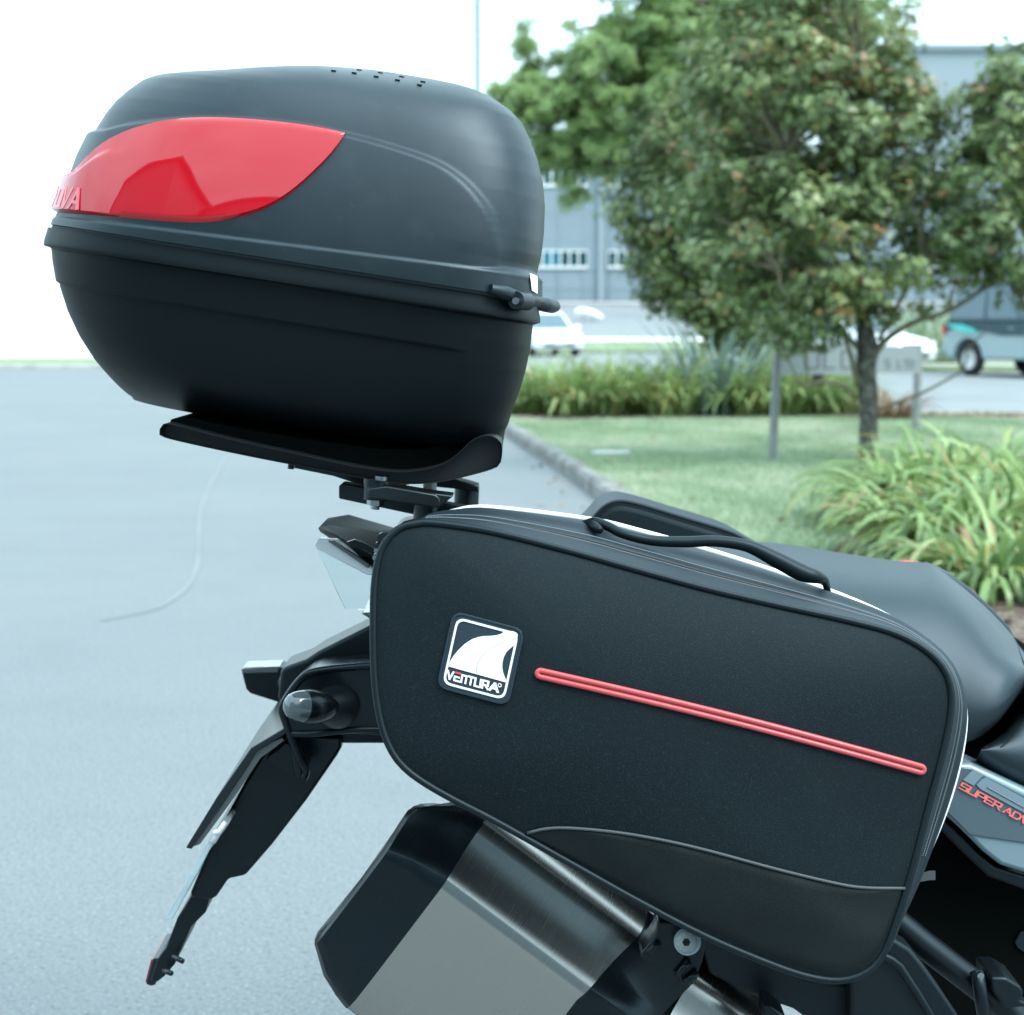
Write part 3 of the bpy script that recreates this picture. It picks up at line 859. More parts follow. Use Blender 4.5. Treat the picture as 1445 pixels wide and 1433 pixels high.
# front hinge: two rounded knuckles on the near corner and the bar across the front face
hinge = Geo()
hinge.tube([at(692, 408, 1.665), at(712, 413, 1.672), at(731, 421, 1.69), at(737, 424, 1.71)], [0.005, 0.007, 0.007, 0.0065], 14)
hinge.tube([at(728, 424, 1.675), at(744, 426, 1.70)], [0.0088, 0.0088], 16)
hinge.tube([at(738, 421, 1.70), at(752, 424, 1.735), at(762, 426, 1.78)], [0.0055, 0.006, 0.0055], 14)
hinge.tube([at(750, 427, 1.77), at(768, 430, 1.79), at(779, 432, 1.82), at(783, 433, 2.06)], [0.0065, 0.0078, 0.0078, 0.007], 16)
ho = hinge.build('hinge', M['case'], topcase, smooth=True, sharp=50)
g = Geo(); g.tube([at(727.5, 425, 1.662), at(731, 425.5, 1.69)], [0.0034, 0.0034], 12)
g.build('hinge_pin', M['bolt'], ho, smooth=True, sharp=50)
# white sticker on the front corner of the rim
def decal(name, quad, bvh, m, parent, off=0.0012, n=4):
    vs, fs = [], []
    for i in range(n + 1):
        for j in range(n + 1):
            a = Vector(quad[0]).lerp(Vector(quad[1]), i / n); b = Vector(quad[3]).lerp(Vector(quad[2]), i / n)
            p = a.lerp(b, j / n)
            h = hit(p.x, p.y, bvh)
            if h[0] is None: return None
            vs.append(h[0] + h[1] * (off if h[1].dot(ray(p.x, p.y)) < 0 else -off))
    for i in range(n):
        for j in range(n):
            a = i * (n + 1) + j; fs.append((a, a + 1, a + n + 2, a + n + 1))
    return new_mesh(name, vs, fs, m, parent, smooth=True)
decal('sticker', [(746.5, 387), (757, 391), (757, 415), (749, 410)], lid_bvh, M['white'], topcase)
# small slots in the lid's top
for x, y in [(471, 100), (500, 103), (507, 99), (531, 108), (537, 103), (561, 113), (567, 108.5), (592, 120), (597, 115.5)]:
    h = hit(x, y, lid_bvh)
    if h[0] is not None:
        g = Geo(); g.box(h[0], (0.005, 0.006, 0.0004), Matrix.Rotation(TH, 3, 'Y')); g.build('lid_slot', M['dark'], topcase)

# ------------------------------------------------------------------ motorcycle: rack and its plate
rack = ext('luggage_rack', [(478, 686), (484, 682), (600, 704), (700, 728), (700, 746), (600, 730), (478, 704)], 1.74, 1.765, M['blackmetal'], moto, 0.0015, 2)
# carrier plate under the case (a shallow tray with an upturned front lip)
bp = [(231, 604), (236, 597), (248, 598), (330, 619), (430, 641), (500, 656), (560, 664), (600, 661), (630, 652), (652, 636), (668, 620), (690, 613), (706, 621), (709, 634), (707, 650), (700, 658), (668, 668), (622, 678), (580, 681), (535, 676), (470, 664), (400, 651), (330, 637), (270, 624), (238, 616), (230, 611)]
plate_w = []
def tray(name, outline, Yn, Yf, m, parent):
    """the traced side outline swept across the bike, drawn in at both edges like a dished tray"""
    P = resample([tuple(p) for p in catmull(outline, 4, closed=True)], 120, closed=True)
    base = [at(x, y, Yn + .02) for x, y in P]
    c = sum((b for b in base), Vector()) / len(base)
    rows = [(Yn + 0.016, .90, -0.0), (Yn + 0.006, .97, 0), (Yn, .995, 0), (Yn + .0, 1.0, 0), (Yn + 0.02, 1.0, 0), (Yf - 0.02, 1.0, 0), (Yf, .99, 0), (Yf + .0, .9, 0)]
    vs, fs = [], []
    n = len(base)
    for Y, s, _ in rows:
        for b in base:
            q = c + (b - c) * 1.0
            # shrink the thickness slightly near the edges
            t = (1 - s)
            vs.append((q.x + (c.x - q.x) * t * 0.12, Y, q.z + 0.0 + (c.z - q.z) * t * 0.12))
    for r in range(len(rows) - 1):
        for i in range(n):
            j = (i + 1) % n
            fs.append((r * n + i, r * n + j, (r + 1) * n + j, (r + 1) * n + i))
    fs.append(tuple(range(n - 1, -1, -1))); fs.append(tuple((len(rows) - 1) * n + i for i in range(n)))
    return new_mesh(name, vs, fs, m, parent, smooth=True, sharp=40)
carrier = tray('carrier_plate', bp, 1.70, 2.18, M['carrier'], moto)
bevel(carrier, 0.002, 2, 50)
ext('carrier_shade', [(240, 592), (262, 589), (330, 603), (430, 620), (540, 634), (600, 634), (636, 622), (660, 616), (664, 626), (640, 652), (600, 668), (560, 670), (430, 648), (330, 626), (240, 604)], 1.735, 2.13, M['void'], moto, 0.002)  # near-black filler standing in for the shade inside the tray
# rack hardware
def disc(g, px, py, Y, r, ax, L): g.tube([at(px, py, Y) - Vector(ax) * L / 2, at(px, py, Y) + Vector(ax) * L / 2], [r, r], 18)
upv = EV
ext('rack_arm', [(415, 657), (470, 664), (540, 676), (545, 690), (530, 692), (470, 672), (415, 661)], 1.80, 1.83, M['blackmetal'], rack, .001, 2)
ext('rack_arm', [(519, 688), (545, 688), (640, 700), (621, 716), (592, 712), (519, 700)], 1.70, 1.735, M['blackmetal'], rack, .0015, 2)
ext('rack_arm', [(519, 690), (545, 686), (615, 698), (621, 704), (621, 716), (615, 717), (545, 706), (519, 702)], 1.698, 1.738, M['blackmetal'], rack, .0015, 2)
ext('rack_arm', [(600, 676), (640, 676), (675, 686), (676, 695), (640, 690), (600, 686)], 1.98, 2.02, M['blackmetal'], rack, .001, 2)
ext('rack_arm', [(497, 682), (520, 686), (610, 706), (690, 722), (690, 738), (600, 720), (497, 694)], 1.84, 1.86, M['blackmetal'], rack, .001, 2)
def cyl(name, a, b, r, m, parent, sides=20, **k):
    g = Geo(); g.tube([a, b], [r, r], sides); return g.build(name, m, parent, smooth=True, sharp=50, **k)
cyl('rack_spacer', at(601, 712, 1.72), at(600, 745, 1.72), 0.0125, M['blackmetal'], rack)
cyl('rack_spacer', at(659, 688, 2.0), at(658, 712, 2.0), 0.0145, M['blackmetal'], rack)
cyl('rack_spacer', at(607, 680, 1.86), at(606, 700, 1.86), 0.0075, M['post'], rack)
cyl('rack_spacer', at(531, 676, 1.715), at(530, 705, 1.715), 0.0125, M['blackmetal'], rack)
cyl('bolt', at(538, 672, 1.71), at(537.5, 677.5, 1.71), 0.0078, M['bolt'], rack, 18)
b_ = cyl('nut', at(530, 702, 1.715), at(529.5, 713, 1.715), 0.0088, M['bolt'], rack, 6)
cyl('bolt', at(529.5, 713, 1.715), at(529, 719, 1.715), 0.0046, M['bolt'], rack, 12)
cyl('bolt', at(411, 655, 1.83), at(410.5, 662, 1.83), 0.0036, M['blackmetal'], rack, 12)
cyl('bolt', at(684, 717, 1.95), at(684, 720, 1.95), 0.0085, M['bolt'], rack, 14)
ext('rubber_pad', [(545, 676), (578, 681), (578, 684), (545, 690)], 1.86, 1.92, M['greenrubber'], rack, .001)
g = Geo(); g.tube(catmull([at(566, 752, 1.66), at(570, 742, 1.66), at(585, 737, 1.67), at(600, 735, 1.69)], 5), 0.0035, 8)
g.build('rack_hook', M['blackmetal'], rack, smooth=True)

# ------------------------------------------------------------------ panniers
YF = 1.50
LEAN = 0.17
ZC = at(930, 1060, YF).z
def plane_pt(px, py, dY=0.0):
    Y = YF
    for _ in range(4):
        p = at(px, py, Y); Y = YF + dY + LEAN * (p.z - ZC)
    return at(px, py, Y)
front_px = [(585, 741), (600, 739), (640, 743), (700, 753), (800, 778), (900, 806), (1000, 833), (1100, 856), (1200, 878), (1262, 895), (1305, 918), (1331, 945), (1341, 975), (1340, 1010), (1330, 1060), (1314, 1120), (1296, 1190), (1278, 1255), (1260, 1310), (1243, 1350), (1222, 1371), (1190, 1382), (1150, 1379), (1095, 1362), (1000, 1322), (900, 1270), (800, 1214), (700, 1158), (640, 1127), (600, 1104), (572, 1083), (553, 1058), (539, 1020), (530, 960), (528, 880), (530, 820), (538, 780), (552, 757), (568, 745)]
back_px = [(600, 748), (612, 736), (640, 726), (690, 720.5), (830, 737), (900, 753), (1000, 781), (1100, 813), (1200, 850), (1262, 880), (1310, 915), (1338, 945), (1354, 985), (1358, 1020), (1350, 1075), (1333, 1135), (1309, 1195), (1287, 1243), (1262, 1290), (1245, 1330), (1222, 1350), (1190, 1360), (1150, 1352), (1095, 1336), (1000, 1300), (900, 1250), (800, 1196), (700, 1140), (640, 1108), (606, 1090), (580, 1070), (563, 1048), (551, 1010), (544, 950), (543, 880), (546, 820), (553, 785), (568, 765), (582, 757)]
DEP = 0.14
NB = 360
F2 = resample([tuple(p) for p in catmull(front_px, 8, closed=True)], NB, closed=True)
# match back loop points to the front loop by arc position of the corresponding controls
def matched(ctrlA, ctrlB, n):
    A = np.array(catmull(ctrlA, 8, closed=True)); B = np.array(catmull(ctrlB, 8, closed=True))
    A2 = np.vstack([A, A[:1]]); B2 = np.vstack([B, B[:1]])
    d = np.r_[0, np.cumsum(np.linalg.norm(np.diff(A2, axis=0), axis=1))]
    t = np.linspace(0, d[-1], n + 1)[:-1]
    return np.stack([np.interp(t, d, A2[:, k]) for k in (0, 1)], 1), np.stack([np.interp(t, d, B2[:, k]) for k in (0, 1)], 1)
F2, B2 = matched(front_px, back_px, NB)
FW = [plane_pt(x, y) for x, y in F2]
BW = [plane_pt(x, y, DEP) for x, y in B2]
CEN = sum(FW, Vector()) / NB
angs = np.array([math.atan2(p.z - CEN.z, p.x - CEN.x) for p in FW])
rads = np.array([math.hypot(p.z - CEN.z, p.x - CEN.x) for p in FW])
o_ = np.argsort(angs); AS, RS = angs[o_], rads[o_]
BUL = 0.020
def front_y(x, z):
    a = math.atan2(z - CEN.z, x - CEN.x); r = math.hypot(z - CEN.z, x - CEN.x)
    s = min(1.0, r / float(np.interp(a, AS, RS, period=2 * math.pi)))
    return YF + LEAN * (z - ZC) - BUL * (1 - s ** 2.6)
def fp(px, py, out=0.0):
    """point on the bag's outer panel seen at (px, py), lifted by out"""
    Y = YF
    for _ in range(6):
        p = at(px, py, Y); Y = front_y(p.x, p.z) - out
    return at(px, py, Y)
bag_loc = (CEN.x, YF + DEP, min(p.z for p in FW))
bag = thing('pannier_bag', bag_loc, 'large black fabric pannier bag with white badge and red trim stripe, nearest the camera', 'pannier', 'pannier bags')
# outer panel
vs, fs = [(CEN.x, front_y(CEN.x, CEN.z), CEN.z)], []
RINGS = 26
for r in range(1, RINGS + 1):
    s = (r / RINGS) ** 0.8
    for p in FW:
        x, z = CEN.x + (p.x - CEN.x) * s, CEN.z + (p.z - CEN.z) * s
        wr = 0.0007 * noise.noise(Vector((x * 14, z * 14, 3))) * (1 - s ** 6)
        vs.append((x, YF + LEAN * (z - ZC) - BUL * (1 - s ** 2.6) + wr, z))
for i in range(NB): fs.append((0, 1 + i, 1 + (i + 1) % NB))
for r in range(RINGS - 1):
    for i in range(NB):
        a, b = 1 + r * NB + i, 1 + r * NB + (i + 1) % NB
        fs.append((a, a + NB, b + NB, b))
new_mesh('outer_panel', vs, fs, M['fabric'], bag, smooth=True)
# gusset between the two loops, with a folded band standing proud
tv = [0, .05, .12, .2, .28, .31, .34, .38, .5, .58, .62, .66, .72, .80, .90, 1.0]
of = [0, .001, .001, .001, .001, -.001, -.001, .001, .001, .001, .0035, .005, .005, .004, .003, .0015]
vs, fs = [], []
bc = sum(BW, Vector()) / NB
for t, o in zip(tv, of):
    for i in range(NB):
        a, b = FW[i], BW[i]
        tn = (FW[(i + 1) % NB] - FW[i - 1]).normalized()
        n = Vector((-tn.z, 0, tn.x))
        if n.dot(a - CEN) < 0: n = -n
        vs.append(a.lerp(b, t) + n * (o + 0.004 * math.sin(math.pi * t)))
for r in range(len(tv) - 1):
    for i in range(NB):
        j = (i + 1) % NB
        fs.append((r * NB + i, r * NB + j, (r + 1) * NB + j, (r + 1) * NB + i))
gus = new_mesh('gusset', vs, fs, M['fabric2'], bag, smooth=True, sharp=70)
def gpt(i, t, off=0.0):
    i = i % NB
    a, b = FW[i], BW[i]
    tn = (FW[(i + 1) % NB] - FW[i - 1]).normalized()
    n = Vector((-tn.z, 0, tn.x))
    if n.dot(a - CEN) < 0: n = -n
    o = float(np.interp(t, tv, of))
    return a.lerp(b, t) + n * (o + 0.004 * math.sin(math.pi * t) + off)
# back board
new_mesh('back_panel', BW, [tuple(range(NB))], M['fabric2'], bag)
v_, f_ = tube_geo([gpt(i, 0.0, 0.0008) for i in range(0, NB, 2)], 0.0034, 10, closed=True)
new_mesh('piping', v_, f_, M['piping'], bag, smooth=True)
v_, f_ = tube_geo([gpt(i, 1.0, 0.0012) for i in range(0, NB, 2)], 0.0028, 10, closed=True)
new_mesh('reflective_piping', v_, f_, M['reflect'], bag, smooth=True)
# zip: from the rear top corner over the top and down the front end
i_tl = min(range(NB), key=lambda i: (F2[i][0] - 600) ** 2 + (F2[i][1] - 739) ** 2)
i_br = min(range(NB), key=lambda i: (F2[i][0] - 1290) ** 2 + (F2[i][1] - 1215) ** 2)
step = 1 if ((i_br - i_tl) % NB) < NB / 2 + 60 else -1
zi = [(i_tl + step * k) % NB for k in range(((i_br - i_tl) * step) % NB)]
v_, f_ = tube_geo([gpt(i, .325, .0012) for i in zi], 0.0019, 6)
new_mesh('zip', v_, f_, M['zipper'], bag, smooth=True)
g = Geo()
zpts = resample([tuple(gpt(i, .40, .0012)) for i in zi], 420)
zpts2 = resample([tuple(gpt(i, .25, .0012)) for i in zi], 420)
for a in (zpts, zpts2):
    for i in range(0, 419):
        p, q = Vector(a[i]), Vector(a[i + 1])
        g.tube([p, p.lerp(q, .55)], 0.0005, 4)
g.build('zip_stitching', M['stitch'], bag, kind='stuff')
# lower coated panel with its welt
arc = [tuple(p) for p in catmull([(744, 1176), (770, 1170), (805, 1169), (870, 1175), (935, 1186), (1000, 1201), (1100, 1228), (1180, 1247), (1220, 1253), (1277, 1254)], 8)]
arc = resample(arc, 60)
low_px = [tuple(p) for p in catmull([(742, 1176), (800, 1208), (900, 1264), (1000, 1315), (1095, 1355), (1150, 1372), (1190, 1375), (1218, 1365), (1238, 1345), (1255, 1308), (1272, 1256)], 8)]
low_px = resample(low_px, 60)
vs, fs = [], []
NK = 14
for i in range(60):
    for k in range(NK + 1):
        p = arc[i] * (1 - k / NK) + low_px[i] * (k / NK)
        e = 0.0016 if 0 < k < NK else -0.0005
        e += 0.0012 * noise.noise(Vector((p[0] * .02, p[1] * .02, 0))) * (1 if 0 < k < NK else 0)
        vs.append(fp(p[0], p[1], e))
for i in range(59):
    for k in range(NK):
        a = i * (NK + 1) + k; fs.append((a, a + 1, a + NK + 2, a + NK + 1))
new_mesh('lower_panel', vs, fs, M['leather'], bag, smooth=True)
v_, f_ = tube_geo([fp(p[0], p[1], .0014) for p in arc], 0.0015, 8)
new_mesh('welt', v_, f_, mat('welt_grey', (0.05, 0.06, 0.065), 0.6), bag, smooth=True)
# red double trim
A_, B_ = Vector((763, 951)), Vector((1299, 1086))
dd = (B_ - A_).normalized(); nn = Vector((dd.y, -dd.x))
hw = 5.0
loop = []
for k in range(9):
    an = math.pi / 2 + math.pi * k / 8
    loop.append(A_ + dd * math.cos(an) * hw * 1.0 + nn * math.sin(an) * hw * .9)
for k in range(9):
    an = -math.pi / 2 + math.pi * k / 8
    loop.append(B_ + dd * math.cos(an) * hw + nn * math.sin(an) * hw * .9)
# densify the long sides so that they follow the panel
dense = []
for i in range(len(loop)):
    a, b = loop[i], loop[(i + 1) % len(loop)]
    m_ = 40 if (b - a).length > 100 else 1
    dense += [a.lerp(b, k / m_) for k in range(m_)]
dense = [p + nn * 3.0 * math.sin(math.pi * min(1, max(0, (p - A_).dot(dd) / (B_ - A_).length))) * 1.4 for p in dense]
v_, f_ = tube_geo([fp(p.x, p.y, .0022) for p in dense], 0.0025, 10, closed=True)
trim = new_mesh('trim_stripe', v_, f_, M['redtrim'], bag, smooth=True)
g = Geo()
cl = [A_.lerp(B_, k / 40) + nn * 4.2 * math.sin(math.pi * k / 40) for k in range(41)]
g.tube([fp(p.x, p.y, .0008) for p in cl], 0.0022, 6)
g.build('trim_groove', M['redtrim_in'], trim, smooth=True)
# badge (zoomed-photo coordinates of the badge -> photo pixels)
def bz(X, Y): return (610 + X * 150 / 1343, 850 + Y * 160 / 1433)
def slab(name, poly, o0, o1, m, parent, curve=0, bev=0):
    if curve: poly = [tuple(p) for p in catmull(poly, curve, closed=True)]
    n = len(poly)
    bm = bmesh.new()
    f = [bm.verts.new(fp(*bz(*p), o1)) for p in poly]; b = [bm.verts.new(fp(*bz(*p), o0)) for p in poly]
    bm.faces.new(f); bm.faces.new(b[::-1])
    for i in range(n): j = (i + 1) % n; bm.faces.new((f[i], b[i], b[j], f[j]))
    bmesh.ops.triangulate(bm, faces=[q for q in bm.faces if len(q.verts) > 4])
    ob = from_bm(name, bm, m, parent)
    if bev: bevel(ob, bev, 2, 50)
    return ob
def rrect(inset, r):
    C = [Vector((262, 108)), Vector((1172, 348)), Vector((962, 1318)), Vector((48, 1078))]
    c = sum(C, Vector((0, 0))) / 4
    out = []
    for i in range(4):
        p, a, b = C[i], C[i - 1], C[(i + 1) % 4]
        da, db = (a - p).normalized(), (b - p).normalized()
        q = p + (da + db) * inset
        s, e = q + da * r, q + db * r
        for k in range(7):
            t = k / 6
            out.append(tuple((s * (1 - t) + q * t) * (1 - t) + (q * (1 - t) + e * t) * t))
    return out
badge = slab('badge', rrect(0, 150), 0.0, 0.0026, M['badge'], bag, bev=0.0008)
def ring(outer, inner, o0, o1, name, m, parent):
    n = len(outer); vs, fs = [], []
    for (P, o) in ((outer, o0), (outer, o1), (inner, o1), (inner, o0)): vs += [fp(*bz(*p), o) for p in P]
    for r in range(3):
        for i in range(n): j = (i + 1) % n; fs.append((r * n + i, r * n + j, (r + 1) * n + j, (r + 1) * n + i))
    return new_mesh(name, vs, fs, m, parent)
ring(rrect(66, 115), rrect(94, 95), .0018, .0034, 'badge_frame', M['white'], badge)
ring(rrect(6, 150), rrect(22, 140), .0018, .0036, 'badge_edge', M['badge'], badge)
slab('badge_road', [(204, 812), (228, 745), (268, 680), (330, 605), (410, 528), (500, 470), (580, 442), (650, 430), (750, 426), (820, 416), (868, 402), (900, 380), (915, 358), (960, 362), (1030, 372), (1072, 395), (1078, 425), (1066, 480), (1048, 530), (990, 580), (938, 628), (905, 690), (886, 760), (884, 830), (895, 890), (915, 945), (944, 1000), (936, 1016)], .0018, .0033, M['white'], badge)
g = Geo()
def T_(x, y, h, s0, w, hgt):
    X = 200 + (s0 + x * w) * .966 + (1 - y) * hgt * -0.17
    Y = 868 + (s0 + x * w) * .262 + (1 - y) * hgt * .985
    return fp(*bz(X, Y), h)
s0 = 0
for ch, w, adv in [('V', 100, 95), ('E', 95, 92), ('n', 100, 82), ('T', 100, 92), ('U', 100, 100), ('R', 105, 98), ('A', 150, 0)]:
    for l in FONT[ch]:
        if ch == 'E' and l[0] == (0, .5): continue
        stroke_geo(g, [l], 0.24, lambda x, y, h, s0=s0, w=w: T_(x, y, h, s0, w, 96), .0022, .0034)
    s0 += adv
cir = [(0.5 + .5 * math.cos(a), .5 + .5 * math.sin(a)) for a in [2 * math.pi * k / 12 for k in range(13)]]
stroke_geo(g, [cir], .22, lambda x, y, h: T_(x, y + .35, h, 655, 42, 42), .0022, .0034)
g.build('badge_lettering', M['white'], badge)
g = Geo(); stroke_geo(g, [[(0.02, 1.0), (.68, 1.0)]], .26, lambda x, y, h: T_(x, y + .05, h, 100, 95, 96), .0022, .0036)
g.build('badge_accent', M['redprint'], badge)
g = Geo(); g.tube([fp(*bz(*p), .0033) for p in catmull([(560, 905), (565, 800), (600, 720), (670, 640), (760, 575), (860, 520), (950, 450)], 6)], 0.00022, 4)
g.build('badge_line', M['signpanel'], badge)
# carrying handle
hp = [at(822, 741, 1.635), at(838, 736, 1.62), at(858, 743, 1.61), at(880, 754, 1.60), at(920, 763, 1.60), at(965, 765, 1.60), at(1010, 764, 1.60), at(1055, 771, 1.60), at(1095, 790, 1.60), at(1130, 808, 1.60), at(1150, 814, 1.60), at(1161, 817, 1.61), at(1166, 826, 1.625), at(1168, 838, 1.635)]
hr = [.003, .0042, .0048, .0045, .0052, .0056, .0056, .0060, .0078, .0086, .0068, .0045, .0036, .0034]
hp2 = catmull(hp, 6); hr2 = np.interp(np.linspace(0, 1, len(hp2)), np.linspace(0, 1, len(hr)), hr)
v_, f_ = tube_geo(hp2, hr2, 12)
new_mesh('handle', v_, f_, M['piping'], bag, smooth=True)
g = Geo(); g.tube([at(818, 742, 1.640), at(834, 739, 1.625), at(846, 748, 1.595)], [.004, .0055, .004], 8)
g.build('handle_anchor', M['piping'], bag, smooth=True)
# webbing tail sticking out at the front end
g = Geo(); vs, fs = [], []
for k, (x, y, w_) in enumerate([(1262, 1252, 3), (1280, 1245, 5), (1298, 1239, 6.5), (1312, 1236, 7), (1320, 1236, 7)]):
    for sY in (0, .002):
        vs += [at(x, y - w_, 1.60 + sY), at(x, y + w_ * .9, 1.60 + sY)]
for k in range(4):
    a = 4 * k
    fs += [(a, a + 1, a + 5, a + 4), (a + 2, a + 6, a + 7, a + 3), (a, a + 4, a + 6, a + 2), (a + 1, a + 3, a + 7, a + 5)]
fs += [(0, 2, 3, 1), (16, 17, 19, 18)]
new_mesh('webbing_strap', vs, fs, mat('webbing', (0.06, 0.075, 0.08), 0.8, bump=(900, .6, .0005)), bag)
# far-side pannier: its top edge shows above the seat
fb_px = [(770, 800), (800, 772), (835, 735), (852, 717), (872, 709), (900, 713), (960, 731), (1020, 749), (1050, 762), (1100, 790), (1180, 820), (1300, 860), (1360, 930), (1370, 1010), (1330, 1120), (1200, 1200), (1000, 1150), (820, 1060), (740, 980), (730, 880)]
farbag = thing('pannier_bag', tuple(at(1040, 1200, 2.42)), 'far-side black pannier bag, its grey top edge showing above the seat', 'pannier', 'pannier bags')
ext('bag_body', fb_px, 2.30, 2.46, M['fabric2'], farbag, 0.012, 4, curve=5)
g = Geo(); g.tube([at(x, y - 1, 2.302) for x, y in catmull(fb_px, 5, closed=True)], 0.0028, 8, closed=True)
g.build('piping', M['fabric2'], farbag, smooth=True)

# ------------------------------------------------------------------ motorcycle: tail, light, plate hanger
cw = [at(454, 740, YC), at(600, 760, YC), at(449, 746, 1.89), at(470, 753, 1.85), at(530, 786, 1.81), at(600, 826, 1.81), at(452, 751, 1.89), at(505, 785, 1.82), at(600, 850, 1.82)]
cwm = cw + [Vector((p.x, 2 * YC - p.y, p.z)) for p in cw]
cwf = [(0, 2, 3), (0, 3, 4), (0, 4, 5, 1), (2, 6, 3), (3, 6, 7, 4), (4, 7, 8, 5)]
cwf += [tuple(9 + i for i in f[::-1]) for f in cwf] + [(6, 15, 16, 7), (7, 16, 17, 8), (0, 9, 11, 2), (2, 11, 15, 6)]
bevel(new_mesh('tail_cowl', cwm, cwf, M['dark'], moto, smooth=True, sharp=25), .0015, 2)
ext('tail_cowl_edge', [(488, 766), (500, 762), (516, 768), (535, 779), (545, 786), (543, 790), (525, 782), (508, 774)], 1.79, 1.80, M['gloss'], moto, 0.001)
tlp = [(446, 772), (452, 763), (527, 806), (560, 830), (560, 862), (487, 860)]
tl = ext('tail_light', tlp, 1.82, 1.823, M['clear'], moto, 0.0008, 1)
ext('light_side', tlp, 2.057, 2.06, M['clear'], tl, 0.0008, 1)
ext('light_rim', [(443, 769), (449, 760), (475, 762), (530, 804), (528, 812), (518, 812), (446, 775)], 1.815, 1.83, M['chrome'], tl, 0.002)
ext('light_rim', [(462, 764), (470, 763), (522, 797), (520, 803)], 1.808, 1.815, M['smoke'], tl, 0.001)
ext('light_base', [(508, 866), (560, 862), (560, 900), (540, 884)], 1.84, 2.04, M['smoke'], moto, .003)
g = Geo()
for x, y, r in [(541, 760, .006), (536, 771, .005), (531, 786, .0035)]:
    disc(g, x, y, 1.66, r, (0, 1, 0), 0.012)
g.build('lock_bolt', M['blackmetal'], moto, smooth=True, sharp=40)
for x, y in [(531, 777), (529, 787)]:
    g = Geo(); disc(g, x, y, 1.653, .0022, (0, 1, 0), 0.006); g.build('bolt', M['bolt'], moto, smooth=True, sharp=40)
ext('lock_tab', [(537, 754), (548, 755), (547, 764), (536, 768)], 1.655, 1.66, M['blackmetal'], moto, .001)
# inner fender arm carrying plate, indicators and hanger
ext('tail_arm', [(600, 850), (540, 874), (502, 893), (450, 919), (432, 931), (404, 941), (396, 946), (392, 985), (404, 1012), (412, 1045), (480, 1050), (600, 1050)], 1.86, 1.93, M['plastic'], moto, 0.004, 3)
ext('side_brace', [(436, 948), (448, 943), (560, 930), (560, 1040), (484, 1036), (420, 1036), (413, 1050), (430, 1088), (428, 1100), (415, 1098), (404, 1040), (395, 1000), (400, 985), (418, 962)], 1.80, 1.86, M['gloss'], moto, 0.004, 3)
v_, f_ = tube_geo([at(x, y, 1.80) for x, y in catmull([(560, 937), (480, 943), (440, 949), (425, 958), (408, 980), (398, 1000), (403, 1020), (414, 1050), (424, 1075), (432, 1088), (428, 1100)], 5)], 0.0042, 10)
new_mesh('brace_edge', v_, f_, M['gloss'], moto, smooth=True)
v_, f_ = tube_geo([at(x, y, 1.80) for x, y in catmull([(560, 1030), (500, 1030), (440, 1036), (410, 1036)], 5)], 0.0038, 10)
new_mesh('brace_edge', v_, f_, M['gloss'], moto, smooth=True)
hg = ext('plate_hanger', [(398, 1036), (482, 1040), (482, 1055), (476, 1066), (432, 1130), (384, 1192), (346, 1236), (322, 1241), (305, 1266), (296, 1271), (272, 1270), (268, 1262), (292, 1205), (318, 1155), (345, 1105), (372, 1062), (386, 1048)], 1.85, 2.00, M['gloss'], moto, 0.007, 4)
ext('hanger_bulge', [(392, 1058), (405, 1048), (416, 1062), (424, 1080), (412, 1092), (385, 1080), (376, 1070)], 1.832, 1.86, M['gloss'], hg, 0.010, 5, curve=3)
ext('plate_backing', [(402, 1027), (407, 1034), (362, 1062), (350, 1082), (310, 1142), (270, 1199), (262, 1197), (306, 1125), (354, 1056)], 1.80, 2.10, M['blackmetal'], moto, .0012, 2)
ext('number_plate', [(398, 1041), (402, 1045), (368, 1070), (324, 1135), (282, 1192), (270, 1196), (268, 1192), (316, 1122), (362, 1056)], 1.805, 2.09, M['smoke'], moto, .0008, 2)
ext('clear_plate_cover', [(318, 1160), (322, 1165), (296, 1200), (243, 1298), (233, 1299), (236, 1290), (290, 1196)], 1.80, 2.06, M['frost'], moto, .0008, 2)
g = Geo()
g.tube([at(300, 1188, 1.80), at(318, 1160, 1.80)], [.004, .0025], 8); g.tube([at(302, 1176, 1.795), at(312, 1172, 1.795)], [.003, .003], 8)
g.build('plate_clip', M['chrome'], moto, smooth=True)
ext('lower_bracket', [(272, 1262), (296, 1268), (290, 1288), (270, 1308), (258, 1335), (246, 1362), (232, 1378), (222, 1386), (212, 1386), (222, 1354), (234, 1338), (250, 1296)], 1.86, 1.98, M['plastic'], moto, .0015, 2)
g = Geo(); g.tube([at(245, 1350, 1.85), at(258, 1357, 1.84)], [.0034, .003], 8); g.tube([at(232, 1370, 1.85), at(242, 1374, 1.84)], [.0034, .003], 8)
g.build('bracket_screw', M['blackmetal'], moto, smooth=True)
rf = ext('reflector', [(216, 1353), (226, 1352), (232, 1356), (219, 1390), (213, 1392), (206, 1389)], 1.88, 1.96, M['blackmetal'], moto, .001, 2)
ext('reflector_lens', [(213, 1355), (217, 1353), (209, 1388), (205, 1386)], 1.882, 1.958, mat('dark_red_reflector', (0.30, 0.02, 0.035), 0.2), rf, .0004, 1)
# far indicator, seen beyond the arm
fi = ext('indicator', [(340, 946), (346, 943.5), (398, 942), (408, 948), (404, 990), (393, 992), (352, 979), (347, 973)], 2.10, 2.14, M['plastic'], moto, .003, 3)
ext('indicator_lens', [(339.5, 945), (345, 942.5), (396, 941), (392, 951), (342, 951)], 2.098, 2.142, M['smoke'], fi, .002, 2)
cyl('indicator_stem', at(402, 965, 2.12), at(410, 962, 1.96), 0.011, M['plastic'], fi)
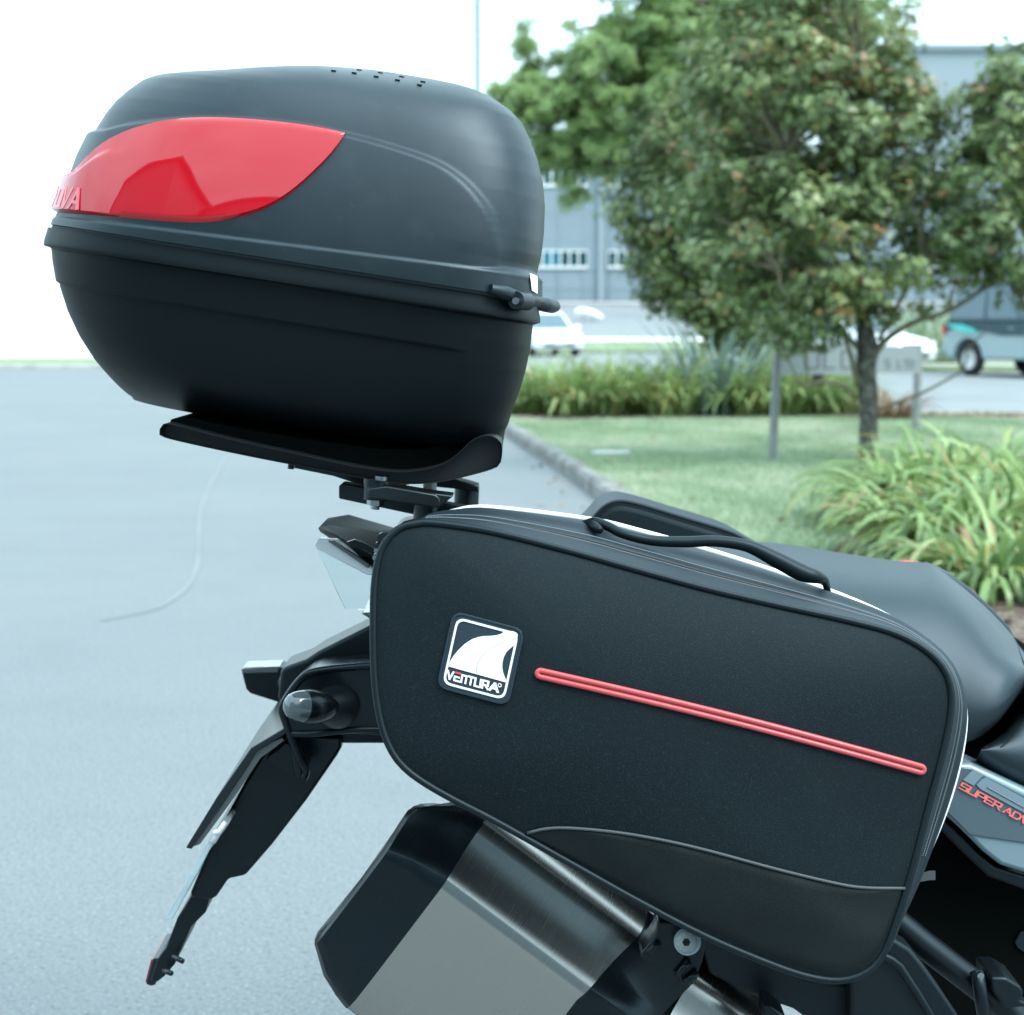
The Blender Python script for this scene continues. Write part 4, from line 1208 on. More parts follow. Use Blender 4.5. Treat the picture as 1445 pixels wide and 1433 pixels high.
# near indicator: clear bullet lens in a black shell
def bullet(name, a, b, prof_, m, parent, sides=28):
    g = Geo(); a, b = Vector(a), Vector(b)
    g.tube([a.lerp(b, t) for t, r in prof_], [r for t, r in prof_], sides)
    return g.build(name, m, parent, smooth=True, sharp=60)
pa, pb = at(404, 996, 1.72), at(476, 999, 1.76)
ish = bullet('indicator', pa, pb, [(.32, .0170), (.42, .0178), (.60, .0168), (.80, .0130), (.95, .0080), (1.0, .002)], M['gloss'], moto)
bullet('indicator_lens', pa, pb, [(0, .003), (.02, .0085), (.08, .0125), (.18, .0152), (.32, .0168)], M['smoke'], ish)
bullet('indicator_socket', at(455, 999, 1.765), at(478, 998, 1.80), [(0, .015), (.5, .022), (1, .024)], M['plastic'], ish)

# ------------------------------------------------------------------ silencer
AX, NX = Vector((.8, .6)), Vector((-.6, .8))
YE = 1.60
def ex(a, n): p = AX * a + NX * n; return (p.x, p.y)
def exhaust_section(sec, stations):
    """sec: list of (n, depth); stations: list of (a, nscale about 680, depth shift) -> loft"""
    pass
BASE = [(508, .085), (509, .066), (515, .049), (525, .0366), (535, .031), (548, .0282), (560, .0255), (575, .0215), (590, .0155), (603, .0088), (615, .0030), (618, .0022), (627, .0003), (631, -.0002), (640, -.0003), (700, .0010), (790, .0042), (830, .0075), (846, .013), (856, .021), (860, .035), (861, .085), (800, .12), (580, .12)]
def loft(name, secs, m, parent, **k):
    n = len(secs[0]); vs, fs = [], []
    for s in secs: vs += s
    for r in range(len(secs) - 1):
        for i in range(n): j = (i + 1) % n; fs.append((r * n + i, r * n + j, (r + 1) * n + j, (r + 1) * n + i))
    fs.append(tuple(range(n - 1, -1, -1))); fs.append(tuple((len(secs) - 1) * n + i for i in range(n)))
    return new_mesh(name, vs, fs, m, parent, smooth=True, **k)
def sec_at(a_of_n, scale=1.0, dshift=0.0, out=0.0, nc=684, sec=BASE):
    r = []
    for n, d in sec:
        nn_ = nc + (n - nc) * scale
        aa_ = a_of_n(nn_)
        aa_ += max(0, min(1, (1215 - aa_) / 40)) * max(0, d - .028) * 1300
        r.append(at(*ex(aa_, nn_), YE) + Vector((0, d * (1 if d < .08 else 1) + dshift - out, 0)))
    return r
sil = thing('silencer', tuple(at(700, 1330, YE)), None, None)
sil.parent = moto; sil.location = Vector(sil.location) - Vector(moto.location)
sleeve = loft('steel_sleeve', [sec_at(lambda n, a=a: a) for a in (1249, 1340, 1430, 1533)], M['steel'], sil, sharp=55)
loft('steel_sleeve', [sec_at(lambda n, a=a: a, 0.985, .001) for a in (1625, 1700, 1800)], M['steel'], sil, sharp=55)
loft('strap', [sec_at(lambda n, a=a: a + max(0, (640 - n)) * 0.26, s, 0, o) for a, s, o in ((1498, 1.0, .0), (1499, 1.005, .0012), (1600, 1.005, .0012), (1602, 1.0, .0))], M['gloss'], sil, sharp=55)
cap = []
for a, s, ds in ((1250, 1.004, 0), (1225, .97, 0.0003), (1222, .962, .0008), (1196, .905, .001), (1159, .745, .002), (1156, .725, .006), (1155, .70, .02)):
    cap.append(sec_at(lambda n, a=a: a, s, ds, .001 if s > 1.003 else 0))
loft('end_cap', cap, M['gloss'], sil, sharp=22)
# joint line in the cap
# mounting bracket and bolt
mb = ext('silencer_bracket', [(928, 1300), (990, 1302), (998, 1330), (992, 1358), (978, 1392), (960, 1390), (955, 1376), (936, 1372), (925, 1360), (906, 1356), (904, 1346), (918, 1330), (926, 1318)], 1.560, 1.60, M['gloss'], moto, .003, 3)
for ln in ([(915, 1346), (930, 1330)], [(955, 1378), (972, 1356)], [(966, 1388), (984, 1372)]):
    g = Geo(); g.tube([at(*ln[0], 1.556), at(*ln[1], 1.556)], [.0036, .0036], 10); g.build('bracket_rib', M['gloss'], mb, smooth=True)
bt = cyl('bolt', at(970, 1329, 1.548), at(970, 1329, 1.562), .0128, M['bolt'], mb, 30)
cyl('bolt_head', at(968.5, 1330, 1.541), at(968.5, 1330, 1.549), .0094, M['steel'], mb, 24)
cyl('bolt_socket', at(968.5, 1330, 1.5405), at(968.5, 1330, 1.5412), .0038, M['dark'], mb, 6)
# dark structure between bag and silencer
ext('mounting_rail', [(985, 1318), (1060, 1350), (1150, 1385), (1200, 1390), (1260, 1380), (1300, 1433), (1310, 1470), (1180, 1470), (1120, 1425), (1060, 1405), (1000, 1375)], 1.64, 1.70, M['plastic'], moto, .004, 3)
ext('rail_end', [(1078, 1418), (1090, 1420), (1110, 1436), (1108, 1460), (1080, 1450)], 1.58, 1.62, M['gloss'], moto, .003)
# footrest hanger, subframe tube, clamp
fh = ext('footrest_hanger', [(1180, 1290), (1250, 1318), (1285, 1340), (1303, 1362), (1330, 1400), (1370, 1460), (1200, 1470), (1200, 1380)], 1.615, 1.65, M['plastic'], moto, .004, 3)
ext('hanger_rib', [(1235, 1340), (1262, 1352), (1275, 1362), (1300, 1400), (1330, 1450), (1322, 1456), (1290, 1406), (1268, 1372), (1255, 1362), (1235, 1352)], 1.609, 1.62, M['plastic'], fh, .003, 3)
v_, f_ = tube_geo([at(1225, 1268, 1.70), at(1300, 1330, 1.695), at(1380, 1392, 1.69), at(1480, 1470, 1.69)], .0145, 20)
new_mesh('frame_tube', v_, f_, M['plastic'], moto, smooth=True, sharp=60)
g = Geo(); g.tube(catmull([at(1378, 1372, 1.672), at(1382, 1390, 1.664), at(1385, 1412, 1.662), at(1390, 1440, 1.67)], 5), .0072, 12)
cb = g.build('cable_boot', M['plastic'], moto, smooth=True)
g = Geo(); disc(g, 1383, 1376, 1.664, .0035, (0, 1, 0), .006); g.build('cable_screw', M['bolt'], cb, smooth=True, sharp=40)
g = Geo(); g.tube(catmull([at(1255, 1308, 1.66), at(1278, 1335, 1.655), at(1300, 1365, 1.655)], 5), .0016, 8)
g.build('cable', M['blackmetal'], moto, smooth=True)
ext('footrest', [(1398, 1380), (1420, 1380), (1440, 1392), (1446, 1402), (1440, 1412), (1455, 1420), (1420, 1425), (1400, 1400)], 1.66, 1.72, M['plastic'], moto, .003)
# large dark side panel and inner tail
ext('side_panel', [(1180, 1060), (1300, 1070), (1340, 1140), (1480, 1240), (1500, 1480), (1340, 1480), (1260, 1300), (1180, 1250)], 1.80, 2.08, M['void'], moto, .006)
ext('side_panel_hole', [(1432, 1330), (1440, 1316), (1460, 1312), (1460, 1346), (1444, 1344), (1436, 1338)], 1.796, 1.803, M['blackmetal'], moto, .001)
# tail core joining arm, rack and seat
ext('tail_body', [(545, 760), (640, 745), (800, 770), (1000, 800), (1200, 860), (1350, 960), (1350, 1080), (1100, 1100), (800, 1050), (620, 1000), (560, 960)], 1.84, 2.04, M['plastic'], moto, .01)
cyl('rack_foot', at(598, 745, 1.74), at(604, 800, 1.80), .012, M['blackmetal'], moto)
# coloured tail fairing with its decals
fa = ext('tail_fairing', [(1290, 1068), (1352, 1079), (1370, 1079), (1400, 1093), (1480, 1130), (1540, 1250), (1445, 1232), (1412, 1222), (1388, 1203), (1355, 1170), (1300, 1120)], 1.735, 1.80, M['fairing'], moto, .005, 3)
ext('fairing_panel', [(1296, 1074), (1352, 1082), (1372, 1085), (1400, 1099), (1480, 1140), (1510, 1205), (1445, 1190), (1369, 1179), (1340, 1150), (1300, 1110)], 1.733, 1.74, M['fairing_dk'], fa, .001, 2)
ext('fairing_edge', [(1300, 1122), (1325, 1150), (1355, 1178), (1382, 1206), (1405, 1224), (1445, 1236), (1540, 1254), (1540, 1270), (1445, 1256), (1395, 1238), (1360, 1205), (1320, 1165), (1300, 1148)], 1.745, 1.80, M['plastic'], fa, .003, 3)
ext('side_stripe', [(1374, 1086), (1388, 1094), (1374, 1109), (1359, 1101)], 1.7315, 1.734, M['fairing'], fa)
ext('side_stripe', [(1392, 1098), (1480, 1146), (1480, 1166), (1384, 1114), (1378, 1108), (1386, 1100)], 1.7315, 1.734, M['fairing'], fa)
g = Geo(); g.tube([at(1393, 1111, 1.731), at(1460, 1148, 1.731)], [.0007] * 2, 4); g.build('stripe_line', M['fairing_dk'], fa)
g = Geo()
s0 = 0
for ch in "SUPER ADVENTURE":
    if ch == ' ': s0 += 4; continue
    for l in FONT.get(ch, FONT['n'] if ch == 'N' else []):
        def fm(x, y, h, s0=s0):
            px = 1353.5 + (s0 + x * 15) * .885 + y * 5.0
            py = 1112 + (s0 + x * 15) * .485 - y * 7.2 + 0
            return at(px, py, 1.7322) + Vector((0, -h, 0))
        stroke_geo(g, [l], .19, fm, 0, .0008)
    s0 += 13.2
g.build('side_lettering', M['redletter'], fa)

# ------------------------------------------------------------------ seats
def surf(name, rows, m, parent, nu=60, nv=8, **k):
    """rows: lists of world points of equal length -> smooth surface"""
    RR = [np.array(catmull([tuple(p) for p in r], 8)) for r in rows]
    n = len(RR[0])
    cols_ = []
    for j in range(n): cols_.append(catmull([r[j] for r in RR], nv))
    mlen = len(cols_[0])
    vs = [tuple(cols_[j][i]) for i in range(mlen) for j in range(n)]
    fs = [(i * n + j, i * n + j + 1, (i + 1) * n + j + 1, (i + 1) * n + j) for i in range(mlen - 1) for j in range(n - 1)]
    return new_mesh(name, vs, fs, m, parent, smooth=True, **k)
seat = thing('pillion_seat', tuple(at(1250, 1000, YC)), None, None); seat.parent = moto; seat.location = Vector(seat.location) - Vector(moto.location)
def row(Y, pts): return [at(x, y, Y) for x, y in pts]
rows = [
 row(1.86, [(900, 1060), (1000, 1060), (1100, 1062), (1200, 1060), (1290, 1058), (1340, 1052), (1372, 1046), (1400, 1030), (1440, 985)]),
 row(1.755, [(900, 985), (1000, 990), (1100, 1000), (1200, 1012), (1290, 1028), (1340, 1040), (1368, 1043), (1405, 1020), (1447, 966)]),
 row(1.735, [(900, 930), (1000, 935), (1100, 945), (1200, 960), (1290, 980), (1340, 1000), (1375, 1012), (1410, 1000), (1449, 955)]),
 row(1.755, [(900, 860), (1000, 868), (1100, 880), (1200, 896), (1290, 915), (1345, 930), (1385, 945), (1420, 955), (1450, 945)]),
 row(1.80, [(900, 806), (1000, 815), (1100, 824), (1200, 835), (1280, 846), (1330, 858), (1370, 880), (1408, 915), (1446, 940)]),
 row(1.87, [(900, 780), (1000, 782), (1100, 788), (1200, 800), (1280, 810), (1320, 816), (1358, 842), (1400, 884), (1440, 925)]),
 row(1.96, [(900, 769), (1000, 767), (1100, 771), (1200, 785), (1270, 794), (1312, 798), (1350, 828), (1395, 872), (1438, 916)]),
 row(2.06, [(900, 768), (1000, 764), (1100, 769), (1200, 784), (1270, 794), (1312, 799), (1352, 824), (1396, 862), (1436, 905)]),
 row(2.14, [(900, 790), (1000, 788), (1100, 790), (1200, 800), (1270, 808), (1312, 812), (1352, 836), (1396, 872), (1436, 912)])]
surf('seat_cover', rows, M['seat'], seat)
# front slope of the seat with its darker side bolster
rows = [row(1.735 + 0.0, [(1449, 957), (1446, 941), (1440, 924), (1437, 914), (1434, 903)]),
        row(1.80, [(1458, 985), (1462, 965), (1462, 945), (1460, 930), (1452, 915)]),
        row(1.90, [(1470, 1000), (1476, 985), (1478, 965), (1476, 950), (1466, 930)])]
rows = [[at(1449, 957, 1.74), at(1447, 941, 1.79), at(1441, 925, 1.87), at(1438, 915, 1.96), at(1436, 905, 2.06), at(1434, 912, 2.14)],
        [at(1458, 975, 1.75), at(1460, 958, 1.80), at(1456, 942, 1.88), at(1454, 932, 1.96), at(1452, 922, 2.06), at(1448, 926, 2.14)],
        [at(1470, 1010, 1.77), at(1478, 996, 1.82), at(1476, 985, 1.9), at(1474, 975, 1.98), at(1472, 966, 2.06), at(1466, 970, 2.13)]]
surf('seat_front', rows, M['seat'], seat)
ext('seat_bolster', [(1322, 803), (1345, 812), (1372, 832), (1400, 858), (1425, 885), (1436, 905), (1440, 925), (1425, 918), (1405, 890), (1375, 858), (1345, 830)], 2.08, 2.16, M['seat'], seat, .006, 3)
g = Geo()
sp = resample([tuple(at(x, y, 1.744 - 0.0)) for x, y in catmull([(1370, 1037), (1390, 1027), (1406, 1014), (1425, 992), (1446, 962)], 6)], 60)
for i in range(0, 59):
    if i % 2 == 0: g.tube([Vector(sp[i]), Vector(sp[i + 1])], [.0011] * 2, 5)
g.build('stitching', M['zipper'], seat, kind='stuff')
rd = thing('rider_seat', tuple(at(1430, 1080, YC)), None, None); rd.parent = moto; rd.location = Vector(rd.location) - Vector(moto.location)
rows = [row(1.86, [(1372, 1095), (1395, 1112), (1440, 1135), (1520, 1160)]),
        row(1.77, [(1378, 1072), (1392, 1085), (1440, 1112), (1520, 1140)]),
        row(1.745, [(1384, 1060), (1400, 1066), (1445, 1085), (1520, 1110)]),
        row(1.755, [(1386, 1056), (1412, 1046), (1450, 1040), (1520, 1050)]),
        row(1.79, [(1396, 1050), (1416, 1034), (1446, 1002), (1510, 985)]),
        row(1.88, [(1402, 1048), (1424, 1026), (1452, 985), (1510, 965)]),
        row(2.0, [(1410, 1048), (1430, 1026), (1456, 990), (1510, 965)])]
surf('seat_cover', rows, M['seat'], rd)
g = Geo()
sp = resample([tuple(at(x, y, 1.747)) for x, y in catmull([(1390, 1054), (1402, 1060), (1418, 1050), (1434, 1032), (1452, 1006)], 6)], 44)
for i in range(0, 43, 2): g.tube([Vector(sp[i]), Vector(sp[i + 1])], [.0009] * 2, 5)
g.build('stitching', M['zipper'], rd, kind='stuff')
ext('seat_gap_shade', [(1300, 1050), (1372, 1044), (1440, 980), (1500, 940), (1500, 1150), (1400, 1105), (1340, 1085), (1290, 1075)], 1.86, 2.05, M['void'], moto, .004)  # filler between the seats, the shade of the gap painted in near-black
ext('far_fairing', [(1262, 804), (1278, 795), (1300, 797), (1320, 802), (1350, 818), (1375, 834), (1390, 850), (1430, 892), (1430, 940), (1330, 860)], 2.20, 2.24, M['redpaint'], moto, .005)
# wheel, fork and body out of the frame below/right are left out; a stand and rear wheel carry the machine
def torus(name, c, Rr, r, m, parent, n=48, k=12, squash=1.0):
    vs, fs = [], []
    for i in range(n):
        a = 2 * math.pi * i / n
        for j in range(k):
            b = 2 * math.pi * j / k
            rr = Rr + r * math.cos(b)
            vs.append((c[0] + rr * math.cos(a), c[1] + r * squash * math.sin(b), c[2] + rr * math.sin(a)))
    for i in range(n):
        for j in range(k):
            i2, j2 = (i + 1) % n, (j + 1) % k
            fs.append((i * k + j, i * k + j2, i2 * k + j2, i2 * k + j))
    return new_mesh(name, vs, fs, m, parent, smooth=True)

rw = torus('rear_wheel', (0.86, YC, 0.33), 0.25, 0.082, M['tyre'], moto)
torus('rim', (0.86, YC, 0.33), 0.175, 0.022, M['blackmetal'], rw, 40, 8, 2.4)
for k in range(10):
    a = math.pi * k / 5
    cyl('spoke', (0.86 + .03 * math.cos(a), YC, .33 + .03 * math.sin(a)), (0.86 + .17 * math.cos(a), YC, .33 + .17 * math.sin(a)), .006, M['blackmetal'], rw, 8)
g = Geo(); g.tube([(0.86, YC - .12, .33), (0.86, YC + .12, .33)], [.035, .035], 16); g.build('hub', M['blackmetal'], rw, smooth=True, sharp=50)
g = Geo(); g.tube([(1.15, YC + .12, .40), (1.05, YC + .30, .01)], [.014, .012], 10); g.build('side_stand', M['blackmetal'], moto, smooth=True)
g = Geo(); g.box((1.15, YC, .45), (.75, .26, .42)); bevel(g.build('engine_block', M['void'], moto), .05)

# ------------------------------------------------------------------ far buildings
def wall_box(name, x0, x1, y0, y1, z0, z1, m, parent):
    g = Geo(); g.box(((x0 + x1) / 2, (y0 + y1) / 2, (z0 + z1) / 2), (x1 - x0, y1 - y0, z1 - z0)); return g.build(name, m, parent)
BY = 82.0
def bx(px): return (px - CX) / FPX * BY / 1.0 * 1.0
bz0 = 1.9
bl = thing('office_building', (bx(900), BY, bz0), 'long grey clad office building with small window rows behind the trees', 'building')
xl, xr, xm = bx(560), bx(1640), bx(1180)
def zy(py): return at(800, py, BY).z
wall_box('lower_wall', xl, xr, BY, BY + 14, bz0, zy(382), M['clad'], bl)
wall_box('upper_wall', xl, xr, BY - 0.03, BY + 14, zy(382), zy(225), M['clad'], bl)
wall_box('tall_wall', bx(1230), xr + 2, BY - 0.05, BY + 14, zy(225), zy(72), M['clad2'], bl)
wall_box('parapet', bx(1228), xr + 2.2, BY - 0.25, BY + 14.2, zy(72), zy(64), M['clad'], bl)
wall_box('parapet', xl - .1, bx(1230), BY - 0.2, BY + 14.2, zy(225), zy(219), M['clad2'], bl)
def win_group(px0, px1, py0, py1, n, cols=('glass',)):
    x0, x1, z1, z0 = bx(px0), bx(px1), zy(py0), zy(py1)
    fr = wall_box('window', x0, x1, BY - 0.12, BY - .031, z0, z1, M['frame'], bl)
    w = (x1 - x0) / n
    for i in range(n):
        mm = M[cols[i % len(cols)]]
        wall_box('pane', x0 + w * (i + .09), x0 + w * (i + .91), BY - 0.135, BY - .121, z0 + (z1 - z0) * .14, z1 - (z1 - z0) * .06, mm, fr)
for px0, px1, n, c in [(700, 765, 4, ('glass2', 'glass')), (765, 828, 5, ('glass2', 'glass2', 'glass', 'glass', 'glass')), (856, 908, 4, ('glass',)), (940, 1010, 5, ('glass',)), (1080, 1150, 5, ('glass',)), (1290, 1360, 5, ('glass',))]:
    win_group(px0, px1, 354, 379, n, c)
    win_group(px0, px1, 238, 264, n, ('glass',))
for px in (847, 1040, 1230):
    wall_box('downpipe', bx(px - 4), bx(px + 2.5), BY - .22, BY - .06, bz0, zy(232), M['clad2'], bl)
for py in (300, 340, 408):
    wall_box('cladding_seam', xl, xr, BY - 0.045, BY - .0305, zy(py), zy(py) + .03, M['clad2'], bl)
for k in range(30):
    px = 570 + k * 36
    wall_box('cladding_joint', bx(px), bx(px) + .05, BY - 0.055, BY - .0305, bz0 + .1, zy(226), M['clad2'] if k % 2 else M['clad'], bl)
# tall window panes in the right block seen through the leaves
for px in (1378, 1398, 1420): 
    f_ = wall_box('window', bx(px), bx(px + 16), BY - .12, BY - .051, zy(205), zy(150), M['frame'], bl)
    wall_box('pane', bx(px + 2.5), bx(px + 13.5), BY - .14, BY - .121, zy(202), zy(153), M['glass'], f_)

# white building at left, beyond the yard
wb = thing('white_warehouse', (-12, 47.6, 0.1), 'plain white rendered warehouse wall beyond the grass strip at left', 'building')
wall_box('wall', -34, -3.1, 47.6, 60, 0.0, 8.0, M['whitewall'], wb)
wall_box('coping', -34, -3.1, 47.58, 60, 8.0, 8.12, M['whitewall'], wb)
wall_box('plinth', -34, -3.1, 47.55, 47.6, 0.0, 0.35, M['whitewall'], wb)

# lamp column
lp = thing('lamp_column', (at(674, 200, 60).x, 60, 0.1), 'tall slim pale green lamp column behind the top case', 'lamp post')
lx = at(674, 200, 60).x
cyl('column', (lx, 60, 0), (lx, 60, 15), 0.075, M['lamp'], lp, 16)
cyl('column_base', (lx, 60, 0), (lx, 60, 1.2), 0.11, M['lamp'], lp, 16)
g = Geo(); g.tube(catmull([(lx, 60, 15), (lx - .3, 60, 15.5), (lx - 1.2, 60, 15.8)], 6), .05, 10); g.build('arm', M['lamp'], lp)
g = Geo(); g.box((lx - 1.5, 60, 15.8), (.8, .3, .14)); g.build('lamp_head', M['lamp'], lp)

# unseen sheds added behind the camera to give the red lens something to mirror
def shed(name, x0, x1, y0, y1, h, hr, m, label):
    r = thing(name, ((x0 + x1) / 2, y1, 0), label, 'building')
    vs = [(x0, y0, 0), (x1, y0, 0), (x1, y1, 0), (x0, y1, 0), (x0, y0, h), (x1, y0, h), (x1, y1, h), (x0, y1, h), ((x0 + x1) / 2, y0, hr), ((x0 + x1) / 2, y1, hr)]
    new_mesh('wall', vs, [(0, 1, 5, 8, 4), (2, 3, 7, 9, 6), (0, 3, 7, 4), (1, 5, 6, 2)], m, r)
    rf = [(x0 - .4, y0 - .3, h - .15), ((x0 + x1) / 2, y0 - .3, hr + .12), ((x0 + x1) / 2, y1 + .3, hr + .12), (x0 - .4, y1 + .3, h - .15), (x1 + .4, y0 - .3, h - .15), (x1 + .4, y1 + .3, h - .15)]
    o = new_mesh('roof', rf, [(0, 1, 2, 3), (1, 4, 5, 2)], M['clad'], r)
    s = o.modifiers.new('s', 'SOLIDIFY'); s.thickness = .12
    return r
shed('added_gabled_shed', -28, -5.4, -18, -6.0, 7.4, 10.4, M['clad2'], 'unseen grey gabled shed added for the red lens of the top case to mirror')
shed('added_low_shed', -5, 12, -24, -13, 6.4, 8.4, M['clad'], 'unseen low grey shed added for the bottom of the red lens to mirror')

# ------------------------------------------------------------------ cars
def car(name, label, loc, yaw, L, W, H, paint, kind, group=None, two=None, ride=.30, stripes=False):
    root = thing(name, loc, label, 'car', group)
    root.rotation_euler = (0, 0, yaw)
    hl, hw_ = L / 2, W / 2
    if kind == 'suv':
        low = [(-hl, ride + .25), (-hl, H * .50), (-hl + .08, H * .56), (hl * .45, H * .56), (hl * .92, H * .50), (hl, H * .42), (hl, ride + .12), (hl - .1, ride)]
        cabin = [(-hl + .10, H * .55), (-hl + .32, H * .95), (-hl + .6, H), (hl * .10, H * .98), (hl * .48, H * .56)]
        wr, wb = .35, L * .32
    else:
        low = [(-hl, ride + .15), (-hl + .02, H * .55), (-hl + .15, H * .64), (hl * .38, H * .62), (hl * .85, H * .50), (hl, H * .38), (hl, ride), (hl - .1, ride - .08)]
        cabin = [(-hl + .18, H * .62), (-hl + .75, H * .95), (-hl + 1.3, H), (hl * .02, H * .97), (hl * .46, H * .61)]
        wr, wb = .31, L * .30
    # lower body with round wheel openings
    arch = []
    for cxw in (wb, -wb):
        arch += [(cxw + (wr + .07) * math.cos(a), max(ride - .08, wr + (wr + .07) * math.sin(a))) for a in [math.pi * k / 10 for k in range(11)]]
    outline = low + arch + [(-hl + .1, ride - .04)]
    def prism(nm, pts, yf, m, par, bv):
        """yf(z) half width"""
        bm = bmesh.new()
        a = [bm.verts.new((x, -yf(x, z), z)) for x, z in pts]; b = [bm.verts.new((x, yf(x, z), z)) for x, z in pts]
        bm.faces.new(a); bm.faces.new(b[::-1])
        n = len(pts)
        for i in range(n): j = (i + 1) % n; bm.faces.new((a[i], b[i], b[j], a[j]))
        bm.verts.index_update(); bmesh.ops.recalc_face_normals(bm, faces=bm.faces[:])
        me = bpy.data.meshes.new(nm); bm.to_mesh(me); bm.free(); me.materials.append(m)
        o = bpy.data.objects.new(nm, me); COL.objects.link(o); o.parent = par
        me.shade_smooth(); me.set_sharp_from_angle(angle=math.radians(40))
        if bv: bevel(o, bv, 3)
        return o
    def yl(x, z):
        e = max(0, abs(x) / hl - .75) / .25
        return hw_ * (1 - .10 * e * e) * (1 - .05 * max(0, (z - H * .45) / H))
    def yc(x, z): return hw_ * (.93 - .22 * max(0, (z - H * .56) / (H * .44)))
    body = prism('body', outline, yl, paint, root, .05)
    prism('cabin', cabin, yc, two or paint, root, .05)
    if two:
        xs_ = [-hl - .005 + (2 * hl + .009) * k / 14 for k in range(15)]
        topz = lambda x: H * (.558 if x < hl * .45 else .558 - .066 * (x - hl * .45) / (hl * .47) if x < hl * .92 else .49 - .05 * (x - hl * .92) / (hl * .08))
        prism('upper_body_band', [(x, topz(x)) for x in xs_] + [(x, H * .425) for x in xs_[::-1]], lambda x, z: yl(x, z) + .008, two, root, 0)
    # side windows, slightly proud
    cxs = [p for p in cabin]
    zb, zt = H * .60, H * .92
    def cab_x(z, front):
        A = sorted([(q[1], q[0]) for q in (cabin[2:] if front else cabin[:3])])
        return np.interp(z, [a[0] for a in A], [a[1] for a in A])
    if kind == 'suv': segs = [(0.0, .33), (.36, .66), (.69, 1.0)]
    else: segs = [(0.0, .46), (.50, 1.0)]
    for s in (-1, 1):
        for f0, f1 in segs:
            q = []
            for f, z in ((f0, zb), (f1, zb), (f1, zt), (f0, zt)):
                xa, xb = cab_x(z, False) + .10, cab_x(z, True) - .10
                x = xa + (xb - xa) * f
                q.append((x, s * (yc(x, z) + .006), z))
            o = new_mesh('side_window', q, [(0, 1, 2, 3)], M['carglass'], None); o.parent = root
            sd = o.modifiers.new('s', 'SOLIDIFY'); sd.thickness = .01; sd.offset = 0
    for nm, front in (('windscreen', True), ('rear_window', False)):
        q = []
        for z, k in ((H * .63, 1), (H * .93, 1)):
            x = cab_x(z, front) + (.03 if front else -.03)
            for s in (-1, 1): q.append((x, s * (yc(x, z) - .10), z))
        o = new_mesh(nm, q, [(0, 1, 3, 2)], M['carglass'], None); o.parent = root
        sd = o.modifiers.new('s', 'SOLIDIFY'); sd.thickness = .02; sd.offset = 0
    for s in (-1, 1):
        for xw in (wb, -wb):
            o = torus('wheel', (0, 0, 0), wr - .09, .10, M['tyre'], None, 32, 10, 1.05); o.parent = root; o.location = (xw, s * (hw_ - .12), wr)
            vs = [(0, s * .06, 0)] + [(math.cos(a) * (wr - .11), s * .085, math.sin(a) * (wr - .11)) for a in [2 * math.pi * k / 20 for k in range(20)]]
            r_ = new_mesh('rim', vs, [(0, 1 + k, 1 + (k + 1) % 20) for k in range(20)], M['rim'], None, smooth=False); r_.parent = o
            sd = r_.modifiers.new('s', 'SOLIDIFY'); sd.thickness = .03
    def bxo(nm, c, s_, m, bv=.01):
        g = Geo(); g.box(c, s_); o = g.build(nm, m, None); o.parent = root
        if bv: bevel(o, bv, 2)
        return o
    for s in (-1, 1):
        bxo('headlight', (hl - .10, s * (hw_ - .28), H * .43), (.16, .36, .13), M['chrome'])
        bxo('tail_lamp', (-hl + .03, s * (hw_ - .12), H * .48), (.08, .14, .22), M['redpaint'])
        bxo('mirror', (hl * .40, s * (hw_ + .07), H * .64), (.12, .18, .13), paint, .03)
        bxo('door_handle', (-.25, s * (hw_ * .985), H * .50), (.16, .03, .03), paint, .005)
    bxo('grille', (hl - .005, 0, H * .40), (.05, W * .34, .07), M['dark'])
    bxo('lower_grille', (hl - .005, 0, ride + .06), (.05, W * .60, .07), M['dark'])
    bxo('bumper', (hl + .0, 0, ride + .16), (.10, W * .88, .09), paint, .03)
    bxo('rear_bumper', (-hl + .0, 0, ride + .10), (.12, W * .92, .20), paint, .03)
    bxo('underbody', (0, 0, ride - .02), (L * .9, W * .8, .1), M['dark'])
    bxo('plate', (hl + .06, 0, ride + .14), (.01, .38, .10), M['white'], 0)
    if stripes:
        for s in (-1, 1):
            for k in range(4):
                x0 = -hl + .15 + k * .10
                q = [(x0, s * (hw_ + .012), H * .54 - k * .025), (x0 + .55, s * (hw_ + .016), H * .54 - k * .025), (x0 + .62 + .04 * k, s * (hw_ + .012), H * .45), (x0 + .40, s * (hw_ + .012), H * .475 - k * .01)]
                o = new_mesh('side_decal', q, [(0, 1, 2, 3)], M['teal'], None); o.parent = root
                sd = o.modifiers.new('s', 'SOLIDIFY'); sd.thickness = .004
            for k in range(5):
                x0 = .15 + k * .10
                q = [(x0, s * (hw_ + .012), H * .46 - k * .02), (x0 + .9, s * (hw_ + .012), H * .54), (x0 + 1.0, s * (hw_ + .012), H * .52), (x0 + .15, s * (hw_ + .012), H * .44 - k * .02)]
                o = new_mesh('side_decal', q, [(0, 1, 2, 3)], M['teal'], None); o.parent = root
                sd = o.modifiers.new('s', 'SOLIDIFY'); sd.thickness = .004
    return root
p = gnd(768, 503, 0.0)
car('white_hatchback', 'white hatchback facing the camera on the street, beside the top case', (p.x, p.y + 1.0, .004), math.radians(-76), 3.9, 1.7, 1.45, M['carwhite'], 'hatch', 'cars on the far street')
p = gnd(1240, 526, 0.0)
car('white_saloon', 'white saloon car seen behind the maple trunk and sign', (p.x - .35, p.y + 1.9, .004), math.radians(-58), 4.2, 1.72, 1.45, M['carwhite'], 'hatch', 'cars on the far street')
p = gnd(1372, 531, 0.0)
yw = math.radians(-63)
lx_, ly_ = -4.7 * .32, -(.9 - .12)
